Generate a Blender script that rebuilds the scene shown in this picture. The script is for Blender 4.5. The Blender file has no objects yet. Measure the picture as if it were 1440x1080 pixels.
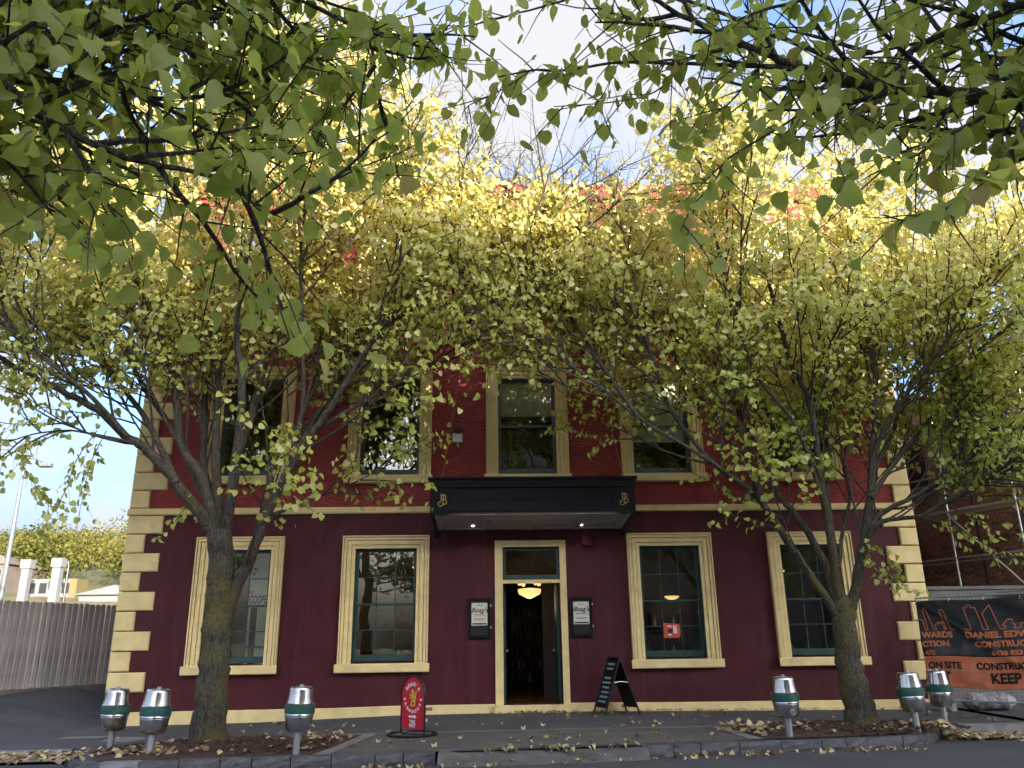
import bpy, math, random
import numpy as np
from mathutils import Vector, Matrix

R = math.radians
SC = bpy.context.scene
COL = SC.collection

# ------------------------------------------------------------------ camera
cam_data = bpy.data.cameras.new('camera')
cam = bpy.data.objects.new('camera', cam_data)
COL.objects.link(cam)
SC.camera = cam
CAM = Vector((-0.9602, -17.4, 1.2609))
PITCH, ROLL, YAW = 0.3118, -0.0141, 0.0379
cam_data.sensor_fit = 'HORIZONTAL'
cam_data.sensor_width = 36.0
cam_data.lens = 36.0 * 1130.0 / 1440.0
cam_data.clip_start = 0.05
cam_data.clip_end = 4000
_fw = Vector((math.sin(YAW) * math.cos(PITCH), math.cos(YAW) * math.cos(PITCH), math.sin(PITCH)))
_rt = Vector((math.cos(YAW), -math.sin(YAW), 0))
_up = _rt.cross(_fw)
_r2 = _rt * math.cos(ROLL) + _up * math.sin(ROLL)
_u2 = _up * math.cos(ROLL) - _rt * math.sin(ROLL)
_m = Matrix((( _r2.x, _u2.x, -_fw.x, CAM.x), (_r2.y, _u2.y, -_fw.y, CAM.y), (_r2.z, _u2.z, -_fw.z, CAM.z), (0, 0, 0, 1)))
cam.matrix_world = _m

# ------------------------------------------------------------------ sky, sun, exposure
SUN_EL, SUN_AZ = R(12), R(27)          # azimuth measured from behind the viewer towards the right
to_sun = Vector((math.cos(SUN_EL) * math.sin(SUN_AZ), -math.cos(SUN_EL) * math.cos(SUN_AZ), math.sin(SUN_EL)))
world = bpy.data.worlds.new('World')
SC.world = world
world.use_nodes = True
wn = world.node_tree
wn.nodes.clear()
w_out = wn.nodes.new('ShaderNodeOutputWorld')
w_bg = wn.nodes.new('ShaderNodeBackground')
w_bg.inputs['Strength'].default_value = 0.15
sky = wn.nodes.new('ShaderNodeTexSky')
sky.sky_type = 'NISHITA'
sky.sun_disc = False
sky.sun_elevation = SUN_EL
sky.sun_rotation = math.atan2(to_sun.x, to_sun.y)
sky.air_density = 0.62
sky.dust_density = 10.0
sky.ozone_density = 3.0
w_tc = wn.nodes.new('ShaderNodeTexCoord')
w_map = wn.nodes.new('ShaderNodeMapping')
w_map.inputs['Scale'].default_value = (1.6, 1.6, 3.2)
w_map.inputs['Location'].default_value = (5.1, 2.9, 1.4)
w_n = wn.nodes.new('ShaderNodeTexNoise')
w_n.inputs['Scale'].default_value = 1.5
w_n.inputs['Detail'].default_value = 7
w_n.inputs['Roughness'].default_value = 0.55
w_r = wn.nodes.new('ShaderNodeValToRGB')
w_r.color_ramp.elements[0].position = 0.43
w_r.color_ramp.elements[1].position = 0.58
w_mix = wn.nodes.new('ShaderNodeMix')
w_mix.data_type = 'RGBA'
w_mix.inputs[7].default_value = (0.76, 0.77, 0.81, 1)
wn.links.new(w_tc.outputs['Generated'], w_map.inputs['Vector'])
wn.links.new(w_map.outputs[0], w_n.inputs['Vector'])
wn.links.new(w_n.outputs['Fac'], w_r.inputs[0])
wn.links.new(w_r.outputs[0], w_mix.inputs[0])
wn.links.new(sky.outputs[0], w_mix.inputs[6])
wn.links.new(w_mix.outputs[2], w_bg.inputs['Color'])
wn.links.new(w_bg.outputs[0], w_out.inputs['Surface'])

sun_d = bpy.data.lights.new('sun', 'SUN')
sun_d.energy = 2.0
sun_d.angle = R(0.5)
sun_d.color = (1.0, 0.90, 0.74)
sun_o = bpy.data.objects.new('sun', sun_d)
COL.objects.link(sun_o)
sun_o.rotation_euler = to_sun.to_track_quat('Z', 'Y').to_euler()
sun_o.location = (10, -30, 40)

SC.view_settings.view_transform = 'Standard'
SC.view_settings.look = 'None'
SC.view_settings.gamma = 1
SC.view_settings.use_curve_mapping = False
SC.view_settings.exposure = 3.0

# ------------------------------------------------------------------ materials
def nmat(name):
    m = bpy.data.materials.new(name)
    m.use_nodes = True
    nt = m.node_tree
    b = nt.nodes.get('Principled BSDF')
    return m, nt, b

def mat(name, col, rough=0.6, metal=0.0, var=0.12, scale=6.0, bump=0.0, bscale=40.0, spec=0.5, stretch=(1, 1, 1), detail=4, dirt=None, bdist=0.02):
    """plain procedural material: colour wander, roughness wander and fine relief"""
    m, nt, b = nmat(name)
    tc = nt.nodes.new('ShaderNodeTexCoord')
    mp = nt.nodes.new('ShaderNodeMapping')
    mp.inputs['Scale'].default_value = stretch
    nt.links.new(tc.outputs['Object'], mp.inputs[0])
    n = nt.nodes.new('ShaderNodeTexNoise')
    n.inputs['Scale'].default_value = scale
    n.inputs['Detail'].default_value = detail
    nt.links.new(mp.outputs[0], n.inputs['Vector'])
    r = nt.nodes.new('ShaderNodeValToRGB')
    c = Vector(col)
    lo, hi = c * (1 - var), c * (1 + var)
    r.color_ramp.elements[0].position = 0.3
    r.color_ramp.elements[1].position = 0.7
    r.color_ramp.elements[0].color = (lo.x, lo.y, lo.z, 1)
    r.color_ramp.elements[1].color = (min(hi.x, 1), min(hi.y, 1), min(hi.z, 1), 1)
    nt.links.new(n.outputs['Fac'], r.inputs[0])
    src = r.outputs[0]
    if dirt:
        n3 = nt.nodes.new('ShaderNodeTexNoise')
        n3.inputs['Scale'].default_value = dirt[1]
        n3.inputs['Detail'].default_value = 6
        nt.links.new(mp.outputs[0], n3.inputs['Vector'])
        r3 = nt.nodes.new('ShaderNodeValToRGB')
        r3.color_ramp.elements[0].position = 0.5
        r3.color_ramp.elements[1].position = 0.72
        nt.links.new(n3.outputs['Fac'], r3.inputs[0])
        mx = nt.nodes.new('ShaderNodeMix')
        mx.data_type = 'RGBA'
        nt.links.new(r3.outputs[0], mx.inputs[0])
        nt.links.new(src, mx.inputs[6])
        mx.inputs[7].default_value = (*dirt[0], 1)
        src = mx.outputs[2]
    nt.links.new(src, b.inputs['Base Color'])
    b.inputs['Roughness'].default_value = rough
    b.inputs['Metallic'].default_value = metal
    b.inputs['Specular IOR Level'].default_value = spec
    if bump:
        n2 = nt.nodes.new('ShaderNodeTexNoise')
        n2.inputs['Scale'].default_value = bscale
        n2.inputs['Detail'].default_value = 5
        nt.links.new(mp.outputs[0], n2.inputs['Vector'])
        bp = nt.nodes.new('ShaderNodeBump')
        bp.inputs['Strength'].default_value = bump
        bp.inputs['Distance'].default_value = bdist
        nt.links.new(n2.outputs['Fac'], bp.inputs['Height'])
        nt.links.new(bp.outputs[0], b.inputs['Normal'])
    return m

def glow(name, col, strength):
    m, nt, b = nmat(name)
    b.inputs['Base Color'].default_value = (*col, 1)
    b.inputs['Emission Color'].default_value = (*col, 1)
    b.inputs['Emission Strength'].default_value = strength
    return m

def glass_mat(name, tint=(0.9, 0.95, 0.93), refl=1.0):
    m, nt, b = nmat(name)
    nt.nodes.remove(b)
    out = nt.nodes['Material Output']
    tr = nt.nodes.new('ShaderNodeBsdfTransparent')
    tr.inputs[0].default_value = (*tint, 1)
    gl = nt.nodes.new('ShaderNodeBsdfGlossy')
    gl.inputs['Roughness'].default_value = 0.005
    gl.inputs[0].default_value = (1, 1, 1, 1)
    fr = nt.nodes.new('ShaderNodeFresnel')
    fr.inputs['IOR'].default_value = 1.5
    tcn = nt.nodes.new('ShaderNodeTexCoord')
    nz = nt.nodes.new('ShaderNodeTexNoise')
    nz.inputs['Scale'].default_value = 2.2
    nz.inputs['Detail'].default_value = 1
    nt.links.new(tcn.outputs['Object'], nz.inputs['Vector'])
    bp = nt.nodes.new('ShaderNodeBump')
    bp.inputs['Strength'].default_value = 0.05
    bp.inputs['Distance'].default_value = 0.02
    nt.links.new(nz.outputs['Fac'], bp.inputs['Height'])
    nt.links.new(bp.outputs[0], gl.inputs['Normal'])
    ml = nt.nodes.new('ShaderNodeMath')
    ml.operation = 'MULTIPLY'
    ml.inputs[1].default_value = refl
    nt.links.new(fr.outputs[0], ml.inputs[0])
    mx = nt.nodes.new('ShaderNodeMixShader')
    nt.links.new(ml.outputs[0], mx.inputs[0])
    nt.links.new(tr.outputs[0], mx.inputs[1])
    nt.links.new(gl.outputs[0], mx.inputs[2])
    nt.links.new(mx.outputs[0], out.inputs['Surface'])
    return m

def leaf_mat(name, stops, transl=0.35, gloss=0.06, veins=False):
    m, nt, b = nmat(name)
    nt.nodes.remove(b)
    out = nt.nodes['Material Output']
    at = nt.nodes.new('ShaderNodeAttribute')
    at.attribute_name = 'tint'
    r = nt.nodes.new('ShaderNodeValToRGB')
    el = r.color_ramp.elements
    while len(el) < len(stops):
        el.new(0.5)
    for e, (p, c) in zip(el, stops):
        e.position = p
        e.color = (*c, 1)
    nt.links.new(at.outputs['Fac'], r.inputs[0])
    tc = nt.nodes.new('ShaderNodeTexCoord')
    n = nt.nodes.new('ShaderNodeTexNoise')
    n.inputs['Scale'].default_value = 45
    n.inputs['Detail'].default_value = 3
    nt.links.new(tc.outputs['Object'], n.inputs['Vector'])
    hs = nt.nodes.new('ShaderNodeMix')
    hs.data_type = 'RGBA'
    hs.blend_type = 'MULTIPLY'
    hs.inputs[0].default_value = 0.5
    rr = nt.nodes.new('ShaderNodeValToRGB')
    rr.color_ramp.elements[0].position = 0.3
    rr.color_ramp.elements[0].color = (0.6, 0.6, 0.55, 1)
    rr.color_ramp.elements[1].position = 0.7
    nt.links.new(n.outputs['Fac'], rr.inputs[0])
    nt.links.new(r.outputs[0], hs.inputs[6])
    nt.links.new(rr.outputs[0], hs.inputs[7])
    col = hs.outputs[2]
    df = nt.nodes.new('ShaderNodeBsdfDiffuse')
    tr = nt.nodes.new('ShaderNodeBsdfTranslucent')
    gs = nt.nodes.new('ShaderNodeBsdfGlossy')
    gs.inputs['Roughness'].default_value = 0.42
    gs.inputs[0].default_value = (0.9, 0.95, 1, 1)
    if veins:
        uv = nt.nodes.new('ShaderNodeAttribute')
        uv.attribute_name = 'leafuv'
        sx = nt.nodes.new('ShaderNodeSeparateXYZ')
        nt.links.new(uv.outputs['Vector'], sx.inputs[0])
        ab = nt.nodes.new('ShaderNodeMath'); ab.operation = 'ABSOLUTE'
        nt.links.new(sx.outputs[0], ab.inputs[0])
        sl = nt.nodes.new('ShaderNodeMath'); sl.operation = 'MULTIPLY_ADD'
        sl.inputs[1].default_value = -0.75
        nt.links.new(ab.outputs[0], sl.inputs[0])
        nt.links.new(sx.outputs[1], sl.inputs[2])
        fr = nt.nodes.new('ShaderNodeMath'); fr.operation = 'MULTIPLY'
        fr.inputs[1].default_value = 52.0
        nt.links.new(sl.outputs[0], fr.inputs[0])
        sn = nt.nodes.new('ShaderNodeMath'); sn.operation = 'SINE'
        nt.links.new(fr.outputs[0], sn.inputs[0])
        pw = nt.nodes.new('ShaderNodeMath'); pw.operation = 'SMOOTH_MAX'
        pw.inputs[1].default_value = 0.6
        pw.inputs[2].default_value = 0.2
        nt.links.new(sn.outputs[0], pw.inputs[0])
        bp = nt.nodes.new('ShaderNodeBump')
        bp.inputs['Strength'].default_value = 0.55
        bp.inputs['Distance'].default_value = 0.003
        nt.links.new(pw.outputs[0], bp.inputs['Height'])
        for s in (df, gs, tr):
            nt.links.new(bp.outputs[0], s.inputs['Normal'])
        mr = nt.nodes.new('ShaderNodeMapRange')
        mr.inputs[1].default_value = 0.6
        mr.inputs[2].default_value = 1.0
        mr.inputs[3].default_value = 0.0
        mr.inputs[4].default_value = 0.35
        nt.links.new(pw.outputs[0], mr.inputs[0])
        vm = nt.nodes.new('ShaderNodeMix'); vm.data_type = 'RGBA'
        nt.links.new(mr.outputs[0], vm.inputs[0])
        nt.links.new(col, vm.inputs[6])
        vm.inputs[7].default_value = (0.30, 0.36, 0.10, 1)
        col = vm.outputs[2]
    nt.links.new(col, df.inputs[0])
    nt.links.new(col, tr.inputs[0])
    m1 = nt.nodes.new('ShaderNodeMixShader'); m1.inputs[0].default_value = transl
    m2 = nt.nodes.new('ShaderNodeMixShader'); m2.inputs[0].default_value = gloss
    nt.links.new(df.outputs[0], m1.inputs[1]); nt.links.new(tr.outputs[0], m1.inputs[2])
    nt.links.new(m1.outputs[0], m2.inputs[1]); nt.links.new(gs.outputs[0], m2.inputs[2])
    nt.links.new(m2.outputs[0], out.inputs['Surface'])
    return m

def bark_mat(name):
    m, nt, b = nmat(name)
    tc = nt.nodes.new('ShaderNodeTexCoord')
    mp = nt.nodes.new('ShaderNodeMapping'); mp.inputs['Scale'].default_value = (1, 1, 0.2)
    nt.links.new(tc.outputs['Object'], mp.inputs[0])
    v = nt.nodes.new('ShaderNodeTexVoronoi'); v.inputs['Scale'].default_value = 46
    v.feature = 'DISTANCE_TO_EDGE'
    nt.links.new(mp.outputs[0], v.inputs['Vector'])
    n = nt.nodes.new('ShaderNodeTexNoise'); n.inputs['Scale'].default_value = 30; n.inputs['Detail'].default_value = 9
    nt.links.new(mp.outputs[0], n.inputs['Vector'])
    n2 = nt.nodes.new('ShaderNodeTexNoise'); n2.inputs['Scale'].default_value = 2.6; n2.inputs['Detail'].default_value = 5
    nt.links.new(tc.outputs['Object'], n2.inputs['Vector'])
    r = nt.nodes.new('ShaderNodeValToRGB')
    r.color_ramp.elements[0].position = 0.3; r.color_ramp.elements[0].color = (0.022, 0.018, 0.014, 1)
    r.color_ramp.elements[1].position = 0.72; r.color_ramp.elements[1].color = (0.13, 0.11, 0.085, 1)
    nt.links.new(n.outputs['Fac'], r.inputs[0])
    moss = nt.nodes.new('ShaderNodeMix'); moss.data_type = 'RGBA'
    moss.inputs[7].default_value = (0.13, 0.105, 0.015, 1)
    mr = nt.nodes.new('ShaderNodeValToRGB')
    mr.color_ramp.elements[0].position = 0.42; mr.color_ramp.elements[1].position = 0.62
    mr.color_ramp.elements[1].color = (0.75, 0.75, 0.75, 1)
    nt.links.new(n2.outputs['Fac'], mr.inputs[0])
    # moss keeps to the thick lower wood
    at = nt.nodes.new('ShaderNodeAttribute'); at.attribute_name = 'thick'
    ml = nt.nodes.new('ShaderNodeMath'); ml.operation = 'MULTIPLY'
    nt.links.new(mr.outputs[0], ml.inputs[0]); nt.links.new(at.outputs['Fac'], ml.inputs[1])
    nt.links.new(ml.outputs[0], moss.inputs[0])
    nt.links.new(r.outputs[0], moss.inputs[6])
    vr = nt.nodes.new('ShaderNodeValToRGB')
    vr.color_ramp.elements[0].position = 0.0; vr.color_ramp.elements[0].color = (0.35, 0.35, 0.35, 1)
    vr.color_ramp.elements[1].position = 0.16
    nt.links.new(v.outputs['Distance'], vr.inputs[0])
    fm = nt.nodes.new('ShaderNodeMix'); fm.data_type = 'RGBA'; fm.blend_type = 'MULTIPLY'; fm.inputs[0].default_value = 1.0
    nt.links.new(moss.outputs[2], fm.inputs[6]); nt.links.new(vr.outputs[0], fm.inputs[7])
    nt.links.new(fm.outputs[2], b.inputs['Base Color'])
    b.inputs['Roughness'].default_value = 0.9
    bp = nt.nodes.new('ShaderNodeBump'); bp.inputs['Strength'].default_value = 0.9; bp.inputs['Distance'].default_value = 0.02
    ad = nt.nodes.new('ShaderNodeMath'); ad.operation = 'ADD'
    nt.links.new(v.outputs['Distance'], ad.inputs[0]); nt.links.new(n.outputs['Fac'], ad.inputs[1])
    nt.links.new(ad.outputs[0], bp.inputs['Height'])
    nt.links.new(bp.outputs[0], b.inputs['Normal'])
    return m

def brick_mat(name, c1, c2, mortar, scale=1.0):
    m, nt, b = nmat(name)
    tc = nt.nodes.new('ShaderNodeTexCoord')
    sp = nt.nodes.new('ShaderNodeSeparateXYZ'); cb = nt.nodes.new('ShaderNodeCombineXYZ')
    nt.links.new(tc.outputs['Object'], sp.inputs[0])
    nt.links.new(sp.outputs[0], cb.inputs[0]); nt.links.new(sp.outputs[2], cb.inputs[1])
    br = nt.nodes.new('ShaderNodeTexBrick')
    br.inputs['Scale'].default_value = scale
    br.inputs['Brick Width'].default_value = 0.24
    br.inputs['Row Height'].default_value = 0.086
    br.inputs['Mortar Size'].default_value = 0.006
    br.inputs['Color1'].default_value = (*c1, 1); br.inputs['Color2'].default_value = (*c2, 1)
    br.inputs['Mortar'].default_value = (*mortar, 1)
    nt.links.new(cb.outputs[0], br.inputs['Vector'])
    nt.links.new(br.outputs['Color'], b.inputs['Base Color'])
    b.inputs['Roughness'].default_value = 0.85
    bp = nt.nodes.new('ShaderNodeBump'); bp.inputs['Strength'].default_value = 0.4; bp.inputs['Distance'].default_value = 0.01
    bp.invert = True
    nt.links.new(br.outputs['Fac'], bp.inputs['Height']); nt.links.new(bp.outputs[0], b.inputs['Normal'])
    return m

M = {}
M['maroon'] = mat('maroon_paint', (0.066, 0.0112, 0.0165), 0.6, spec=0.22, var=0.22, scale=1.6, bump=0.14, bscale=14, detail=8, dirt=((0.082, 0.020, 0.026), 0.9))
_m = M['maroon']; _nt = _m.node_tree; _b = _nt.nodes['Principled BSDF']
_src = _b.inputs['Base Color'].links[0].from_socket
_tc = _nt.nodes.new('ShaderNodeTexCoord'); _mp = _nt.nodes.new('ShaderNodeMapping'); _mp.inputs['Scale'].default_value = (5.0, 5.0, 0.22)
_nz = _nt.nodes.new('ShaderNodeTexNoise'); _nz.inputs['Scale'].default_value = 1.6; _nz.inputs['Detail'].default_value = 6
_rp = _nt.nodes.new('ShaderNodeValToRGB'); _rp.color_ramp.elements[0].position = 0.54; _rp.color_ramp.elements[1].position = 0.74; _rp.color_ramp.elements[1].color = (0.5, 0.5, 0.5, 1)
_mx = _nt.nodes.new('ShaderNodeMix'); _mx.data_type = 'RGBA'; _mx.inputs[7].default_value = (0.085, 0.032, 0.036, 1)
_nt.links.new(_tc.outputs['Object'], _mp.inputs[0]); _nt.links.new(_mp.outputs[0], _nz.inputs['Vector']); _nt.links.new(_nz.outputs['Fac'], _rp.inputs[0])
_nt.links.new(_rp.outputs[0], _mx.inputs[0]); _nt.links.new(_src, _mx.inputs[6]); _nt.links.new(_mx.outputs[2], _b.inputs['Base Color'])
M['red'] = mat('red_stucco', (0.30, 0.058, 0.056), 0.85, spec=0.2, var=0.2, scale=3.0, bump=1.0, bdist=0.06, bscale=17, stretch=(0.55, 0.55, 1.3), detail=8)
M['cream'] = mat('cream_paint', (0.78, 0.62, 0.29), 0.55, var=0.07, scale=4, bump=0.12, bscale=30, detail=7, dirt=((0.66, 0.50, 0.235), 3.0))
M['green'] = mat('dark_green_paint', (0.011, 0.048, 0.041), 0.45, var=0.15, scale=8)
M['upper_green'] = mat('weathered_green_paint', (0.085, 0.12, 0.115), 0.6, var=0.2, scale=12)
M['black'] = mat('black_paint', (0.006, 0.008, 0.011), 0.55, var=0.3, scale=5, bump=0.15, bscale=20, spec=0.15)
M['black_metal'] = mat('black_powder_coat', (0.008, 0.008, 0.009), 0.35, var=0.2)
M['soffit'] = mat('soffit_paint', (0.38, 0.33, 0.30), 0.6, var=0.08)
M['gold'] = mat('gold_leaf', (0.60, 0.42, 0.14), 0.4, metal=0.4, var=0.1)
M['glass'] = glass_mat('window_glass', (0.85, 0.9, 0.88), 1.0)
M['upper_glass'] = glass_mat('old_window_glass', (0.93, 0.96, 0.96), 2.4)
M['blind'] = mat('roller_blind', (0.80, 0.78, 0.66), 0.8, var=0.04)
M['asphalt'] = mat('asphalt', (0.066, 0.068, 0.077), 0.8, var=0.25, scale=1.2, bump=0.5, bscale=160, detail=9, dirt=((0.085, 0.085, 0.088), 2.2))
M['path'] = mat('footpath_asphalt', (0.074, 0.074, 0.081), 0.85, var=0.22, scale=1.0, bump=0.5, bscale=190, detail=9, dirt=((0.095, 0.09, 0.085), 1.7))
M['kerb_path'] = mat('brown_grey_paving', (0.098, 0.088, 0.080), 0.85, var=0.2, scale=2.0, bump=0.4, bscale=150, detail=9, dirt=((0.13, 0.115, 0.10), 2.5))
M['concrete'] = mat('concrete', (0.21, 0.20, 0.19), 0.85, var=0.14, scale=4, bump=0.3, bscale=80, detail=8, dirt=((0.13, 0.12, 0.11), 3.0))
M['stone'] = mat('bluestone', (0.085, 0.085, 0.09), 0.75, var=0.35, scale=6, bump=0.7, bscale=24, detail=8)
M['stone_pale'] = mat('pale_bluestone', (0.19, 0.20, 0.22), 0.75, var=0.3, scale=6, bump=0.7, bscale=24, detail=8)
M['mulch'] = mat('bark_mulch', (0.062, 0.032, 0.022), 0.95, var=0.6, scale=28, bump=1.0, bscale=60, detail=6)
M['steel'] = mat('keg_steel', (0.60, 0.60, 0.61), 0.22, metal=1.0, var=0.10, scale=5, bump=0.16, bscale=7, detail=6, dirt=((0.42, 0.40, 0.38), 6.0))
M['post_steel'] = mat('galvanised_steel', (0.42, 0.44, 0.46), 0.45, metal=0.9, var=0.12)
M['band'] = mat('green_band_paint', (0.010, 0.075, 0.058), 0.5, var=0.2, scale=9, dirt=((0.03, 0.11, 0.09), 7.0))
M['timber'] = mat('grey_weathered_timber', (0.56, 0.52, 0.50), 0.9, var=0.3, scale=9, bump=0.5, bscale=30, stretch=(3, 3, 0.25), detail=8)
M['timber2'] = mat('brown_weathered_timber', (0.44, 0.40, 0.385), 0.9, var=0.35, scale=9, bump=0.5, bscale=30, stretch=(3, 3, 0.25), detail=8)
M['bark'] = bark_mat('tree_bark')
M['dark'] = mat('dark_interior', (0.035, 0.028, 0.024), 0.8, var=0.2)
M['plaster'] = mat('interior_plaster', (0.20, 0.175, 0.155), 0.8, var=0.08)
M['floorboards'] = mat('polished_floorboards', (0.12, 0.05, 0.022), 0.25, var=0.35, scale=5, stretch=(8, 0.5, 1))
M['wood'] = mat('dark_red_timber', (0.10, 0.035, 0.018), 0.4, var=0.3, scale=5, stretch=(4, 4, 0.4))
M['pale_board'] = mat('cream_card', (0.66, 0.62, 0.50), 0.7, var=0.05)
M['ink'] = mat('black_ink', (0.012, 0.012, 0.012), 0.7, var=0.1)
M['white'] = mat('white_print', (0.78, 0.78, 0.76), 0.6, var=0.05)
M['sign_red'] = mat('red_sign_print', (0.56, 0.012, 0.028), 0.4, var=0.06)
M['yellow'] = mat('gold_print', (0.66, 0.47, 0.05), 0.5, var=0.3, scale=60)
M['poster'] = mat('orange_red_poster', (0.56, 0.08, 0.035), 0.5, var=0.15, scale=14)
M['chalk'] = mat('chalk_writing', (0.24, 0.30, 0.31), 0.9, var=0.5, scale=60)
M['banner_black'] = mat('black_mesh_banner', (0.028, 0.028, 0.031), 0.5, var=0.3, scale=4, bump=0.5, bscale=8, detail=6, dirt=((0.10, 0.10, 0.11), 2.6))
M['banner_orange'] = mat('orange_mesh_banner', (0.74, 0.21, 0.085), 0.6, var=0.14, scale=5, bump=0.5, bscale=8, detail=6, dirt=((0.74, 0.32, 0.18), 4.0))
M['orange'] = mat('orange_print', (0.80, 0.25, 0.09), 0.6, var=0.06)
M['galv'] = mat('galvanised_tube', (0.48, 0.50, 0.52), 0.4, metal=0.7, var=0.1)
M['plastic'] = mat('silver_plastic_wrap', (0.34, 0.34, 0.36), 0.25, var=0.35, scale=9, bump=1.0, bscale=9, bdist=0.06)
M['brick'] = mat('brown_brick', (0.30, 0.145, 0.105), 0.85, var=0.4, scale=14, bump=0.4, bscale=60)
M['brick_dark'] = mat('burnt_brick', (0.18, 0.105, 0.09), 0.85, var=0.4, scale=14, bump=0.4, bscale=60)
M['mortar'] = brick_mat('brickwork', (0.30, 0.145, 0.105), (0.18, 0.105, 0.09), (0.24, 0.20, 0.18))
M['opp_brick'] = mat('brown_render', (0.30, 0.24, 0.20), 0.8, var=0.08, scale=0.8)
M['opp_glass'] = mat('dark_window_glass', (0.03, 0.035, 0.04), 0.08, var=0.1)
M['roof'] = mat('roof_iron', (0.13, 0.135, 0.145), 0.5, var=0.1)
M['red_rod'] = mat('red_rod_paint', (0.26, 0.05, 0.05), 0.6, var=0.1)
M['duct'] = mat('white_duct_sheet', (0.17, 0.175, 0.18), 0.5, var=0.08)
M['grass'] = mat('dry_grass', (0.15, 0.115, 0.05), 0.95, var=0.3, scale=1.5, bump=0.6, bscale=12, detail=8)
M['hill'] = mat('hill_ground', (0.10, 0.10, 0.035), 0.95, var=0.3, scale=0.2)
M['terracotta'] = mat('terracotta_wall', (0.13, 0.105, 0.095), 0.8, var=0.2, scale=2)
M['pole'] = mat('lamp_pole_steel', (0.13, 0.15, 0.17), 0.5, metal=0.2, var=0.06)
M['leaf_mid'] = leaf_mat('autumn_leaf', [(0.0, (0.34, 0.42, 0.05)), (0.35, (0.64, 0.66, 0.13)), (0.7, (0.83, 0.77, 0.33)), (1.0, (0.87, 0.70, 0.23))], 0.56, 0.04)
M['leaf_near'] = leaf_mat('green_leaf', [(0.0, (0.32, 0.41, 0.06)), (0.5, (0.55, 0.62, 0.11)), (0.85, (0.70, 0.66, 0.15)), (1.0, (0.66, 0.50, 0.16))], 0.64, 0.03, veins=True)
M['leaf_fallen'] = leaf_mat('fallen_leaf', [(0.0, (0.16, 0.08, 0.045)), (0.4, (0.40, 0.28, 0.16)), (0.8, (0.64, 0.52, 0.33)), (1.0, (0.68, 0.57, 0.24))], 0.15, 0.04)
M['leaf_far'] = leaf_mat('hillside_leaf', [(0.0, (0.06, 0.075, 0.02)), (0.5, (0.14, 0.14, 0.038)), (1.0, (0.22, 0.175, 0.055))], 0.3, 0.0)
M['lamp_warm'] = glow('lit_lamp_glass', (1.0, 0.62, 0.22), 0.16)
M['lamp_white'] = glow('lit_downlight', (1.0, 0.9, 0.75), 0.8)
M['far_white'] = mat('dimmed_white_sheet', (0.16, 0.16, 0.16), 0.6, var=0.06)  # white darkened in its colour so direct sun does not clip it
M['far_yellow'] = mat('faded_yellow_paint', (0.14, 0.115, 0.05), 0.6, var=0.1)

M['hoarding'] = mat('hoarding_sheet', (0.10, 0.105, 0.11), 0.6, var=0.15)
M['ramp'] = mat('worn_concrete', (0.125, 0.118, 0.112), 0.85, var=0.2, scale=4, bump=0.3, bscale=80, detail=8, dirt=((0.075, 0.07, 0.066), 3.0))

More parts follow.
